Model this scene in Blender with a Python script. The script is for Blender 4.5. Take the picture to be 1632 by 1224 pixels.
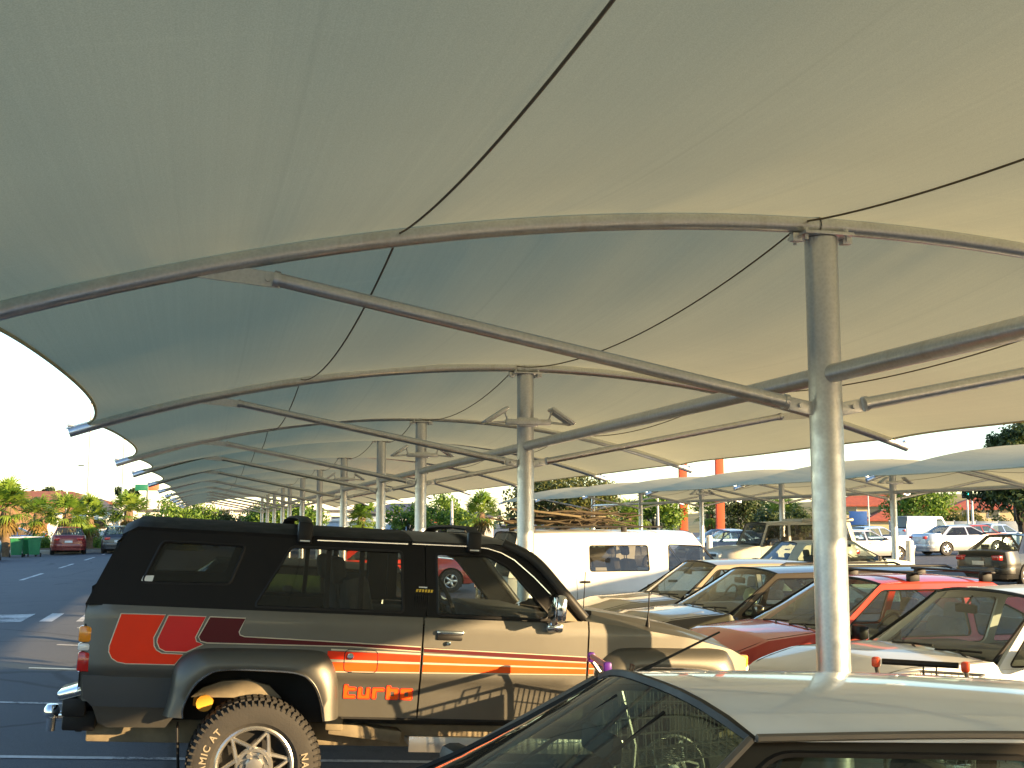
import bpy, bmesh, math, random
from mathutils import Vector, Matrix, noise
from mathutils.geometry import tessellate_polygon

for _o in list(bpy.data.objects):
    bpy.data.objects.remove(_o, do_unlink=True)
R = math.radians
SC = bpy.context.scene
COL = SC.collection

# ------------------------------------------------------------------ camera
cam_d = bpy.data.cameras.new('camera')
cam = bpy.data.objects.new('camera', cam_d)
COL.objects.link(cam)
cam_d.sensor_width = 36.0
cam_d.lens = 36.0 * 1900 / 1632
cam_d.clip_start = 0.05
cam_d.clip_end = 3000
cam.location = (0, 0, 1.72)
cam.rotation_euler = (R(90 + 6.65), 0, R(-14.4))
SC.camera = cam

# ------------------------------------------------------------------ sky and sun
SUN_AZ, SUN_EL = -41.0, 10.7
w = bpy.data.worlds.new('World')
SC.world = w
w.use_nodes = True
nt = w.node_tree
bg = nt.nodes['Background']
sky = nt.nodes.new('ShaderNodeTexSky')
sky.sky_type = 'NISHITA'
sky.sun_disc = False
sky.sun_elevation = R(SUN_EL)
sky.sun_rotation = R(90 - SUN_AZ)
sky.air_density = 1.0
sky.dust_density = 0.15
sky.ozone_density = 2.0
nt.links.new(sky.outputs[0], bg.inputs[0])
bg.inputs[1].default_value = 0.13
sun_d = bpy.data.lights.new('sun', 'SUN')
sun_d.energy = 5.0
sun_d.angle = R(0.5)
sun_d.color = (1.0, 0.70, 0.36)
sun = bpy.data.objects.new('sun', sun_d)
COL.objects.link(sun)
sd = Vector((math.cos(R(SUN_AZ)) * math.cos(R(SUN_EL)), math.sin(R(SUN_AZ)) * math.cos(R(SUN_EL)), math.sin(R(SUN_EL))))
sun.rotation_euler = sd.to_track_quat('Z', 'Y').to_euler()
sun.location = (40, -35, 15)
SC.view_settings.view_transform = 'Standard'
SC.view_settings.look = 'None'
SC.view_settings.exposure = 1.85
SC.view_settings.gamma = 1.0
SC.view_settings.use_curve_mapping = False
SC.render.engine = 'CYCLES'
SC.cycles.max_bounces = 10
SC.cycles.transparent_max_bounces = 24

# ------------------------------------------------------------------ materials
MATS = {}
def nodes(name):
    m = bpy.data.materials.new(name)
    m.use_nodes = True
    t = m.node_tree
    return m, t, t.nodes['Principled BSDF'], t.nodes['Material Output']
def setp(b, **k):
    for n, v in k.items():
        n = n.replace('_', ' ')
        if n in b.inputs:
            s = b.inputs[n]
            s.default_value = (*v, 1) if isinstance(v, tuple) and len(v) == 3 and s.type == 'RGBA' else v
def coords(t, scale=(1, 1, 1), kind='Object'):
    tc = t.nodes.new('ShaderNodeTexCoord')
    mp = t.nodes.new('ShaderNodeMapping')
    mp.inputs['Scale'].default_value = scale
    t.links.new(tc.outputs[kind], mp.inputs[0])
    return mp.outputs[0]
def tnoise(t, vec, scale, detail=4, rough=.55):
    n = t.nodes.new('ShaderNodeTexNoise')
    n.inputs['Scale'].default_value = scale
    n.inputs['Detail'].default_value = detail
    n.inputs['Roughness'].default_value = rough
    t.links.new(vec, n.inputs['Vector'])
    return n.outputs['Fac']
def ramp(t, fac, stops):
    r = t.nodes.new('ShaderNodeValToRGB')
    e = r.color_ramp.elements
    while len(e) < len(stops):
        e.new(.5)
    for i, (p, c) in enumerate(stops):
        e[i].position = p
        e[i].color = (*c, 1) if len(c) == 3 else c
    t.links.new(fac, r.inputs[0])
    return r.outputs[0]
def mixc(t, fac, a, b, mode='MIX'):
    m = t.nodes.new('ShaderNodeMix')
    m.data_type = 'RGBA'
    m.blend_type = mode
    for s, v in ((m.inputs[0], fac), (m.inputs[6], a), (m.inputs[7], b)):
        if hasattr(v, 'links') or hasattr(v, 'is_linked'):
            t.links.new(v, s)
        else:
            s.default_value = (*v, 1) if isinstance(v, tuple) else v
    return m.outputs[2]
def bump(t, b, h, strength=.2, dist=.01):
    bp = t.nodes.new('ShaderNodeBump')
    bp.inputs['Strength'].default_value = strength
    bp.inputs['Distance'].default_value = dist
    t.links.new(h, bp.inputs['Height'])
    t.links.new(bp.outputs[0], b.inputs['Normal'])
def var(c, k):
    return tuple(max(0, min(1, x * k)) for x in c)
def simple(name, color, rough=.6, metal=0.0, coat=0.0, vscale=6, vamp=.12, bumps=0, bscale=120, spec=.5):
    if name in MATS:
        return MATS[name]
    m, t, b, o = nodes(name)
    v = coords(t)
    f = tnoise(t, v, vscale)
    t.links.new(ramp(t, f, [(.3, var(color, 1 - vamp)), (.7, var(color, 1 + vamp))]), b.inputs['Base Color'])
    r2 = t.nodes.new('ShaderNodeMapRange')
    t.links.new(f, r2.inputs[0])
    r2.inputs[1].default_value = .25
    r2.inputs[2].default_value = .75
    r2.inputs[3].default_value = max(0.02, rough * .85)
    r2.inputs[4].default_value = min(1, rough * 1.2)
    t.links.new(r2.outputs[0], b.inputs['Roughness'])
    setp(b, Metallic=metal, Coat_Weight=coat, Coat_Roughness=.06, Specular_IOR_Level=spec)
    if bumps:
        bump(t, b, tnoise(t, v, bscale, 3), bumps, .004)
    MATS[name] = m
    return m
def paint(name, color, metal=0.0, rough=.35, coat=.7, dust=.10):
    """car paint: clear coat over colour, light road dust gathering low down"""
    if name in MATS:
        return MATS[name]
    m, t, b, o = nodes(name)
    v = coords(t)
    f = tnoise(t, v, 3.0, 6)
    c = ramp(t, f, [(.3, var(color, .93)), (.7, var(color, 1.07))])
    g = t.nodes.new('ShaderNodeSeparateXYZ')
    t.links.new(v, g.inputs[0])
    mr = t.nodes.new('ShaderNodeMapRange')
    t.links.new(g.outputs[2], mr.inputs[0])
    mr.inputs[1].default_value = .2
    mr.inputs[2].default_value = .8
    mr.inputs[3].default_value = dust * 2.2
    mr.inputs[4].default_value = dust * .25
    mul = t.nodes.new('ShaderNodeMath')
    mul.operation = 'MULTIPLY'
    t.links.new(mr.outputs[0], mul.inputs[0])
    t.links.new(tnoise(t, v, 9, 6, .7), mul.inputs[1])
    t.links.new(mixc(t, mul.outputs[0], c, (.30, .26, .20)), b.inputs['Base Color'])
    setp(b, Metallic=metal, Roughness=rough, Coat_Weight=coat, Coat_Roughness=.05)
    if metal > .1:
        bump(t, b, tnoise(t, v, 900, 1), .04, .001)
    MATS[name] = m
    return m
def glass(name, tint=(.6, .68, .66), ior=1.5, dirt=.05):
    if name in MATS:
        return MATS[name]
    m, t, b, o = nodes(name)
    t.nodes.remove(b)
    tr = t.nodes.new('ShaderNodeBsdfTransparent')
    tr.inputs[0].default_value = (*tint, 1)
    gl = t.nodes.new('ShaderNodeBsdfGlossy')
    gl.inputs['Roughness'].default_value = .02
    gl.inputs[0].default_value = (.95, .97, 1, 1)
    df = t.nodes.new('ShaderNodeBsdfDiffuse')
    df.inputs[0].default_value = (.45, .42, .36, 1)
    fr = t.nodes.new('ShaderNodeFresnel')
    ge = t.nodes.new('ShaderNodeNewGeometry')
    mi = t.nodes.new('ShaderNodeMapRange')          # same reflectance from both faces of a thin pane
    mi.inputs[3].default_value = ior
    mi.inputs[4].default_value = 1 / ior
    t.links.new(ge.outputs['Backfacing'], mi.inputs[0])
    t.links.new(mi.outputs[0], fr.inputs[0])
    mx = t.nodes.new('ShaderNodeMixShader')
    t.links.new(fr.outputs[0], mx.inputs[0])
    t.links.new(tr.outputs[0], mx.inputs[1])
    t.links.new(gl.outputs[0], mx.inputs[2])
    m2 = t.nodes.new('ShaderNodeMixShader')
    n = tnoise(t, coords(t), 7, 5, .65)
    mm = t.nodes.new('ShaderNodeMath')
    mm.operation = 'MULTIPLY'
    t.links.new(n, mm.inputs[0])
    mm.inputs[1].default_value = dirt
    t.links.new(mm.outputs[0], m2.inputs[0])
    t.links.new(mx.outputs[0], m2.inputs[1])
    t.links.new(df.outputs[0], m2.inputs[2])
    t.links.new(m2.outputs[0], o.inputs[0])
    MATS[name] = m
    return m
def leafmat(name, c1, c2, trans=.35):
    if name in MATS:
        return MATS[name]
    m, t, b, o = nodes(name)
    v = coords(t)
    g = t.nodes.new('ShaderNodeNewGeometry')
    f = mixc(t, .5, tnoise(t, v, 2.5, 3), g.outputs['Random Per Island'])
    c = ramp(t, f, [(.3, c1), (.7, c2)])
    t.links.new(c, b.inputs['Base Color'])
    setp(b, Roughness=.5, Specular_IOR_Level=.35)
    tl = t.nodes.new('ShaderNodeBsdfTranslucent')
    t.links.new(c, tl.inputs[0])
    mx = t.nodes.new('ShaderNodeMixShader')
    mx.inputs[0].default_value = trans
    t.links.new(b.outputs[0], mx.inputs[1])
    t.links.new(tl.outputs[0], mx.inputs[2])
    t.links.new(mx.outputs[0], o.inputs[0])
    MATS[name] = m
    return m
def asphalt():
    m, t, b, o = nodes('asphalt')
    v = coords(t)
    fine = tnoise(t, v, 140, 2, .7)
    big = tnoise(t, v, .35, 6, .6)
    mid = tnoise(t, v, 2.2, 5, .6)
    c = ramp(t, fine, [(.32, (.040, .046, .056)), (.55, (.080, .088, .102)), (.75, (.15, .157, .168))])
    c = mixc(t, ramp(t, big, [(.4, (0, 0, 0)), (.65, (.55, .55, .55))]), c, (.095, .100, .110))
    c = mixc(t, ramp(t, mid, [(.60, (0, 0, 0)), (.76, (.55, .55, .55))]), c, (.026, .026, .028))
    vo = t.nodes.new('ShaderNodeTexVoronoi')
    vo.feature = 'DISTANCE_TO_EDGE'
    vo.inputs['Scale'].default_value = .33
    wob = t.nodes.new('ShaderNodeTexNoise')
    wob.inputs['Scale'].default_value = 1.5
    wob.inputs['Detail'].default_value = 5
    t.links.new(v, wob.inputs['Vector'])
    t.links.new(mixc(t, .16, v, wob.outputs['Color']), vo.inputs['Vector'])
    ck = ramp(t, vo.outputs['Distance'], [(0, (.6, .6, .6)), (.006, (.5, .5, .5)), (.012, (0, 0, 0))])
    c = mixc(t, ck, c, (.022, .022, .024))
    oil = ramp(t, tnoise(t, coords(t, (1, .55, 1)), 1.1, 3, .5), [(.66, (0, 0, 0)), (.74, (.75, .75, .75))])
    c = mixc(t, oil, c, (.020, .020, .022))
    t.links.new(c, b.inputs['Base Color'])
    setp(b, Roughness=.86)
    bump(t, b, fine, .5, .006)
    return m
def fabric():
    m, t, b, o = nodes('shade_cloth')
    t.nodes.remove(b)
    v = coords(t, (1, 1, 1))
    st = tnoise(t, coords(t, (34, .25, .25)), 1.0, 6, .75)     # long knit lines running arch to arch
    cr = tnoise(t, coords(t, (.5, 9, 1)), 1.0, 3, .6)          # light on faint creases along the arches, painted as paler streaks
    wv = tnoise(t, v, 260, 1, .5)
    bl = tnoise(t, v, .7, 4, .6)
    sx = t.nodes.new('ShaderNodeSeparateXYZ')
    t.links.new(v, sx.inputs[0])
    md = t.nodes.new('ShaderNodeMath')
    md.operation = 'PINGPONG'
    md.inputs[1].default_value = .78
    t.links.new(sx.outputs[0], md.inputs[0])
    seam = ramp(t, md.outputs[0], [(0.0, (.22, .22, .22)), (.006, (.20, .20, .20)), (.014, (0, 0, 0))])   # stitched joins between cloth widths
    def col(base):
        c = ramp(t, st, [(.30, var(base, .955)), (.70, var(base, 1.045))])
        c = mixc(t, ramp(t, bl, [(.40, (0, 0, 0)), (.75, (.35, .35, .35))]), c, var(base, .84))
        c = mixc(t, ramp(t, cr, [(.66, (0, 0, 0)), (.74, (.35, .35, .35))]), c, var(base, 1.12))
        c = mixc(t, seam, c, var(base, .72))
        return mixc(t, ramp(t, wv, [(.40, (.34, .34, .34)), (.60, (0, 0, 0))]), c, var(base, .60))
    d = t.nodes.new('ShaderNodeBsdfDiffuse')
    t.links.new(col((.53, .50, .35)), d.inputs[0])
    tl = t.nodes.new('ShaderNodeBsdfTranslucent')
    t.links.new(col((.69, .66, .42)), tl.inputs[0])
    bp = t.nodes.new('ShaderNodeBump')
    bp.inputs['Strength'].default_value = .08
    bp.inputs['Distance'].default_value = .02
    t.links.new(st, bp.inputs['Height'])
    t.links.new(bp.outputs[0], d.inputs['Normal'])
    mx = t.nodes.new('ShaderNodeMixShader')
    mx.inputs[0].default_value = .30
    t.links.new(d.outputs[0], mx.inputs[1])
    t.links.new(tl.outputs[0], mx.inputs[2])
    t.links.new(mx.outputs[0], o.inputs[0])
    return m
def galv():
    m, t, b, o = nodes('galvanised_steel')
    v = coords(t)
    vo = t.nodes.new('ShaderNodeTexVoronoi')
    vo.inputs['Scale'].default_value = 55
    t.links.new(v, vo.inputs['Vector'])
    sp = ramp(t, vo.outputs['Distance'], [(.1, (.58, .59, .60)), (.8, (.66, .67, .68))])
    st = tnoise(t, coords(t, (9, 9, .8)), 1.0, 5, .65)
    c = mixc(t, ramp(t, st, [(.52, (0, 0, 0)), (.76, (.45, .45, .45))]), sp, (.44, .40, .35))
    t.links.new(c, b.inputs['Base Color'])
    t.links.new(ramp(t, tnoise(t, v, 14, 4), [(.3, (.30,) * 3), (.7, (.46,) * 3)]), b.inputs['Roughness'])
    setp(b, Metallic=.88)
    bump(t, b, tnoise(t, v, 60, 3), .08, .003)
    return m
M = {}
M['asphalt'] = asphalt()
M['fabric'] = fabric()
M['galv'] = galv()
M['cable'] = simple('cable_sheath', (.13, .10, .06), .7)
def road_paint():
    m, t, b, o = nodes('road_paint')
    v = coords(t)
    wear = mixc(t, .5, tnoise(t, v, 26, 6, .75), tnoise(t, v, 2.0, 3))
    t.links.new(ramp(t, wear, [(.40, (.10, .105, .115)), (.47, (.46, .46, .45)), (.6, (.62, .62, .60))]), b.inputs['Base Color'])
    setp(b, Roughness=.8)
    return m
M['line'] = road_paint()
M['rubber'] = simple('tyre_rubber', (.030, .027, .024), .78, vscale=20, vamp=.25, bumps=.3, bscale=90)
M['trim'] = simple('black_trim', (.012, .011, .011), .5, spec=.3)
M['dark'] = simple('dark_underside', (.012, .011, .010), .9)
M['interior'] = simple('interior_plastic', (.045, .042, .040), .7)
M['seat'] = simple('seat_cloth', (.10, .095, .085), .9, vscale=30, vamp=.2)
M['seat_tan'] = simple('seat_cloth_tan', (.33, .28, .20), .9, vscale=30, vamp=.2)
M['chrome'] = simple('chrome', (.80, .80, .80), .10, metal=1.0, vamp=.03)
M['alloy'] = simple('alloy_rim', (.62, .60, .56), .28, metal=.9, vamp=.06)
M['amber'] = simple('amber_lens', (.75, .26, .02), .15, coat=.6)
M['redlens'] = simple('red_lens', (.48, .018, .012), .15, coat=.6)
M['clear'] = simple('clear_lens', (.70, .70, .68), .10, coat=1.0)
M['plate'] = simple('plate_white', (.70, .70, .66), .4)
M['glass'] = glass('window_glass', (.70, .78, .75))
M['tint'] = glass('tinted_glass', (.22, .24, .23))
M['mirror'] = simple('mirror_glass', (.92, .93, .95), .02, metal=1.0, vamp=.01)

# ------------------------------------------------------------------ mesh helpers
def crom(pts, n):
    """Catmull-Rom through pts, n points per span"""
    P = [Vector(p) for p in pts]
    P = [P[0] * 2 - P[1]] + P + [P[-1] * 2 - P[-2]]
    out = []
    for i in range(1, len(P) - 2):
        a, b_, c_, d = P[i - 1:i + 3]
        for k in range(n):
            u = k / n
            out.append(.5 * ((2 * b_) + (c_ - a) * u + (2 * a - 5 * b_ + 4 * c_ - d) * u * u + (3 * b_ - a - 3 * c_ + d) * u ** 3))
    out.append(P[-2])
    return out
def interp(x, tab):
    if x <= tab[0][0]:
        return tab[0][1]
    for (a, va), (b_, vb) in zip(tab, tab[1:]):
        if x <= b_:
            return va + (vb - va) * (x - a) / (b_ - a) if b_ > a else vb
    return tab[-1][1]
def smooth(a, b_, x):
    u = max(0, min(1, (x - a) / (b_ - a)))
    return u * u * (3 - 2 * u)
def roundpoly(pts, r, n=4):
    out = []
    N = len(pts)
    for i in range(N):
        p, a, b_ = Vector(pts[i]), Vector(pts[i - 1]), Vector(pts[(i + 1) % N])
        da, db = a - p, b_ - p
        rr = min(r, da.length * .45, db.length * .45)
        p1, p2 = p + da.normalized() * rr, p + db.normalized() * rr
        for k in range(n + 1):
            u = k / n
            out.append(tuple((1 - u) ** 2 * p1 + 2 * u * (1 - u) * p + u * u * p2))
    return out
class MB:
    def __init__(s):
        s.v, s.f = [], []
    def add(s, vs, fs):
        o = len(s.v)
        s.v += [tuple(p) for p in vs]
        s.f += [tuple(i + o for i in q) for q in fs]
        return s
    def box(s, c, size, rz=0, ry=0, rx=0, bev=0):
        bm = bmesh.new()
        bmesh.ops.create_cube(bm, size=1)
        bmesh.ops.scale(bm, vec=size, verts=bm.verts)
        if bev:
            bmesh.ops.bevel(bm, geom=bm.edges[:], offset=bev, segments=2, profile=.5, affect='EDGES')
        mt = Matrix.Translation(c) @ Matrix.Rotation(rz, 4, 'Z') @ Matrix.Rotation(ry, 4, 'Y') @ Matrix.Rotation(rx, 4, 'X')
        bm.transform(mt)
        bm.verts.index_update()
        s.add([v.co for v in bm.verts], [[v.index for v in q.verts] for q in bm.faces])
        bm.free()
        return s
    def tube(s, path, r, n=8, caps=True, closed=False):
        P = [Vector(p) for p in path]
        rs = r if isinstance(r, (list, tuple)) else [r] * len(P)
        vs, fs = [], []
        ref = None
        N = len(P)
        for i, p in enumerate(P):
            if closed:
                t = (P[(i + 1) % N] - P[i - 1]).normalized()
            else:
                t = (P[min(i + 1, N - 1)] - P[max(i - 1, 0)]).normalized()
            if ref is None:
                ref = Vector((0, 0, 1)) if abs(t.z) < .9 else Vector((1, 0, 0))
            u = (ref - t * ref.dot(t))
            u = u.normalized() if u.length > 1e-6 else t.orthogonal().normalized()
            ref = u
            b_ = t.cross(u)
            for k in range(n):
                a = 2 * math.pi * k / n
                vs.append(p + (u * math.cos(a) + b_ * math.sin(a)) * rs[i])
        for i in range(N if closed else N - 1):
            j = (i + 1) % N
            for k in range(n):
                l = (k + 1) % n
                fs.append((i * n + k, i * n + l, j * n + l, j * n + k))
        if caps and not closed:
            fs.append(tuple(range(n - 1, -1, -1)))
            fs.append(tuple((N - 1) * n + k for k in range(n)))
        return s.add(vs, fs)
    def lathe(s, prof, n=24, axis='Z', c=(0, 0, 0), closed=False):
        """prof = [(radius, height)]"""
        vs, fs = [], []
        for r, h_ in prof:
            for k in range(n):
                a = 2 * math.pi * k / n
                x, y = r * math.cos(a), r * math.sin(a)
                p = {'Z': (x, y, h_), 'Y': (x, h_, y), 'X': (h_, x, y)}[axis]
                vs.append(Vector(p) + Vector(c))
        m = len(prof)
        for i in range(m if closed else m - 1):
            j = (i + 1) % m
            for k in range(n):
                l = (k + 1) % n
                q = (i * n + k, i * n + l, j * n + l, j * n + k)
                fs.append(q if axis != 'Y' else q[::-1])
        return s.add(vs, fs)
    def grid(s, fn, nu, nv, flip=False):
        vs = [fn(i / nu, j / nv) for i in range(nu + 1) for j in range(nv + 1)]
        fs = []
        for i in range(nu):
            for j in range(nv):
                a = i * (nv + 1) + j
                q = (a, a + nv + 1, a + nv + 2, a + 1)
                fs.append(q[::-1] if flip else q)
        return s.add(vs, fs)
    def poly(s, outer, holes, mp, thick=0.0):
        """flat region (x,z) with holes mapped to 3D by mp(x,z,d); thick = depth"""
        loops = [[Vector((a, b_, 0)) for a, b_ in lp] for lp in [outer] + list(holes)]
        tris = tessellate_polygon(loops)
        flat = [p for lp in loops for p in lp]
        n = len(flat)
        vs = [mp(p.x, p.y, 0) for p in flat]
        fs = [tuple(q) for q in tris]
        if thick:
            vs += [mp(p.x, p.y, thick) for p in flat]
            fs += [tuple(i + n for i in q[::-1]) for q in tris]
            o = 0
            for lp in loops:
                k = len(lp)
                for i in range(k):
                    j = (i + 1) % k
                    fs.append((o + i, o + j, o + j + n, o + i + n))
                o += k
        return s.add(vs, fs)
    def mesh(s, name, mat, ang=38, solid=0):
        me = bpy.data.meshes.new(name)
        me.from_pydata(s.v, [], s.f)
        bm = bmesh.new()
        bm.from_mesh(me)
        bmesh.ops.remove_doubles(bm, verts=bm.verts, dist=1e-5)
        if solid:
            bmesh.ops.recalc_face_normals(bm, faces=bm.faces)
            bmesh.ops.solidify(bm, geom=bm.faces[:], thickness=solid)
        bmesh.ops.recalc_face_normals(bm, faces=bm.faces)
        bm.to_mesh(me)
        bm.free()
        me.polygons.foreach_set('use_smooth', [True] * len(me.polygons))
        me.set_sharp_from_angle(angle=R(ang))
        me.materials.append(mat)
        return me
    def build(s, name, mat, parent=None, ang=38, solid=0):
        return link(name, s.mesh(name, mat, ang, solid), parent)
def link(name, me, parent=None, loc=None, rot=None):
    o = bpy.data.objects.new(name, me)
    COL.objects.link(o)
    if parent:
        o.parent = parent
    if loc is not None:
        o.location = loc
    if rot is not None:
        o.rotation_euler = rot
    return o
def empty(name, loc, rot=(0, 0, 0)):
    o = bpy.data.objects.new(name, None)
    o.empty_display_size = .2
    COL.objects.link(o)
    o.location = loc
    o.rotation_euler = rot
    return o
def tag(o, label=None, cat=None, group=None, kind=None):
    if label:
        o['label'] = label
    if cat:
        o['category'] = cat
    if group:
        o['group'] = group
    if kind:
        o['kind'] = kind
    return o
def hgt(x, y=0):
    """ground height: the parking bays fall to the right, the rest is nearly level"""
    if x < -2:
        return .21 * (1 - smooth(-2, -13, x)) if x > -13 else 0.0
    if x < 3.6:
        return .09 - .06 * x
    if x < 9:
        return -.126 - .034 * smooth(3.6, 4.8, x)
    if x < 24:
        return -.16 * (1 - smooth(9, 24, x))
    return .28 * smooth(24, 44, x)

# ------------------------------------------------------------------ ground
def axis_pts():
    xs = [-900, -300, -100, -50, -30, -20]
    x = -16.0
    while x < 46:
        xs.append(x)
        x += .5
    return xs + [50, 60, 90, 150, 300, 900]
def build_ground():
    xs = axis_pts()
    ys = [-300, -60, -20, -6, 0, 3, 6, 9, 12, 16, 20, 30, 40, 55, 70, 90, 130, 200, 400, 1500]
    mb = MB()
    vs = [(x, y, hgt(x, y)) for x in xs for y in ys]
    n = len(ys)
    fs = [(i * n + j, (i + 1) * n + j, (i + 1) * n + j + 1, i * n + j + 1) for i in range(len(xs) - 1) for j in range(n - 1)]
    mb.add(vs, fs)
    tag(mb.build('ground', M['asphalt'], ang=80), 'dark asphalt of the car park', kind='structure')
build_ground()
def sheet(mb, x0, x1, y0, y1, dz=.004, shear=0):
    n = max(1, int(abs(x1 - x0) / .5))
    vs, fs = [], []
    for i in range(n + 1):
        x = x0 + (x1 - x0) * i / n
        s_ = shear * (x - x0)
        vs += [(x, y0 + s_, hgt(x) + dz), (x, y1 + s_, hgt(x) + dz)]
    for i in range(n):
        fs.append((2 * i, 2 * i + 2, 2 * i + 3, 2 * i + 1))
    mb.add(vs, fs)
road_marks = []
for k, yb in enumerate([-3.9, -1.4, 1.1, 3.6, 6.1, 8.75, 11.2, 13.7, 16.2, 18.7, 21.2]):
    for x0, x1 in ((-1.75, 3.1), (3.6, 8.6)):
        mb = MB()
        sheet(mb, x0, x1, yb, yb + .09)
        road_marks.append(tag(mb.build('bay_line', M['line'], ang=80), kind='structure'))
for k, (x, y) in enumerate([(-4.8, 19.9), (-3.9, 19.9), (-3.0, 19.9), (-2.1, 19.9), (-5.7, 19.9)]):
    mb = MB()
    sheet(mb, x - .32, x + .32, y, y + 1.7)
    road_marks.append(tag(mb.build('crossing_bar', M['line'], ang=80), kind='structure'))
for k in range(5):
    mb = MB()
    sheet(mb, -4.82, -4.70, 26 + k * 9.0, 30.5 + k * 9.0)
    road_marks.append(tag(mb.build('lane_dash', M['line'], ang=80), kind='structure'))

# ------------------------------------------------------------------ shade canopies
XC, Y1, SP, HALF = 3.355, 6.0, 6.48, 4.67
ZA, KA = 3.40, .0365
def arch_z(x):
    return ZA - KA * x * x
_meshcache = {}
def cached(key, fn):
    if key not in _meshcache:
        _meshcache[key] = fn()
    return _meshcache[key]
def arch_mesh():
    mb = MB()
    p = [(x, 0, arch_z(x)) for x in [HALF * (-1 + 2 * i / 44) for i in range(45)]]
    mb.tube(p, .046, 14)
    return mb.mesh('arch', M['galv'], 40)
def column_mesh(zb):
    mb = MB()
    mb.lathe([(.0, zb - .1), (.092, zb - .1), (.092, 3.325), (.0, 3.325)], 28)
    return mb.mesh('column', M['galv'], 40)
def cap_mesh():
    mb = MB()
    mb.box((0, 0, 3.338), (.30, .22, .018), bev=.003)
    mb.lathe([(.056, -.02), (.056, .02)], 16, 'X', (0, 0, ZA))
    for sx in (-1, 1):
        mb.tube([(.125 * sx, .07, 3.30), (.125 * sx, .07, 3.375)], .011, 6)
        mb.tube([(.125 * sx, -.07, 3.30), (.125 * sx, -.07, 3.375)], .011, 6)
        mb.box((.155 * sx, 0, 3.325), (.06, .05, .05), bev=.006)
    return mb.mesh('cap_plate', M['galv'], 40)
STX, STZ = 3.22, 2.34
def strut_mesh():
    mb = MB()
    a = Vector((.20, 0, STZ + .04))
    b_ = Vector((STX - .08, 0, arch_z(STX) - .065))
    mb.tube([a + (b_ - a).normalized() * .04, b_ - (b_ - a).normalized() * .10], .036, 14)
    return mb.mesh('strut', M['galv'], 40)
def lug_mesh():
    mb = MB()
    ang = -math.atan2(arch_z(STX) - .065 - STZ - .04, STX - .28)
    mb.box((.145, 0, STZ + .025), (.16, .016, .075), ry=ang, bev=.003)
    mb.lathe([(.0, -.03), (.013, -.03), (.013, .03), (.0, .03)], 8, 'Y', (.165, 0, STZ + .03))
    a = Vector((.20, 0, STZ + .04))
    b_ = Vector((STX - .08, 0, arch_z(STX) - .065))
    d = (b_ - a).normalized()
    mb.tube([a + d * .035, a + d * .06], .043, 14)
    return mb.mesh('lug_plate', M['galv'], 40)
def arch_lug_mesh():
    mb = MB()
    a = Vector((.20, 0, STZ + .04))
    b_ = Vector((STX - .08, 0, arch_z(STX) - .065))
    d = (b_ - a).normalized()
    mb.tube([b_ - d * .12, b_ - d * .09], .043, 14)
    mb.poly([(STX - .20, arch_z(STX) - .13), (STX - .21, arch_z(STX) - .055), (STX - .02, arch_z(STX - .02) - .04), (STX + .22, arch_z(STX + .22) - .04)], [],
            lambda x, z, t: (x, -.009 + t, z), .018)
    mb.lathe([(.0, -.03), (.013, -.03), (.013, .03), (.0, .03)], 8, 'Y', (STX - .14, 0, arch_z(STX) - .09))
    return mb.mesh('arch_lug', M['galv'], 40)
def beam_mesh(length):
    mb = MB()
    mb.tube([(0, .09, 2.545), (0, length - .09, 2.545)], .052, 16)
    return mb.mesh('beam', M['galv'], 40)
DIP = .245
def mem_pt(X, t, length, side_in=.26):
    """membrane point: X in -1..1 across, t 0..1 between the arches"""
    q = 4 * t * (1 - t)
    half = 4.50 - side_in * q ** .8
    x = X * half
    e = abs(X) ** 6
    z = arch_z(x) + .050 - q ** .92 * DIP * (1 - .35 * X * X - .25 * e)
    d_ = min(t, 1 - t) * length
    z += .011 * noise.noise(Vector((x * 5.5, t * length * .25, 3.1))) * math.exp(-d_ / .7) * min(1, d_ / .05)
    z += .010 * noise.noise(Vector((x * 1.6, t * length * .5, 9.4))) * min(1, d_ / .4)
    return Vector((x, t * length, z))
def membrane_mesh(length):
    mb = MB()
    mb.grid(lambda u, v: mem_pt(2 * u - 1, v, length), 110, 48)
    # hem on both scalloped sides
    for s_ in (-1, 1):
        mb.tube([mem_pt(s_, k / 40, length) + Vector((0, 0, -.002)) for k in range(41)], .012, 6)
    return mb.mesh('membrane', M['fabric'], 70)
def cable_mesh(length, xc):
    mb = MB()
    pts = []
    for k in range(33):
        t = k / 32
        q = 4 * t * (1 - t)
        pts.append((xc, t * length, arch_z(xc) + .022 - q ** .92 * (DIP * (1 - .35 * (xc / 4.4) ** 2) - .004)))
    mb.tube(pts, .0058, 6)
    return mb.mesh('cable', M['cable'], 60)
def corner_mesh():
    mb = MB()
    for s_ in (1,):
        x = s_ * 4.50
        mb.tube([(x, .02, arch_z(4.5) + .05), (s_ * 4.70, 0, arch_z(4.7) + .055)], .010, 6)
        mb.tube([(s_ * 4.66, 0, arch_z(4.66)), (s_ * 4.66, 0, arch_z(4.66) + .085)], .012, 6)
        mb.box((s_ * 4.66, 0, arch_z(4.66) + .075), (.06, .05, .03), bev=.004)
    return mb.mesh('corner_tie', M['galv'], 40)
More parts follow.
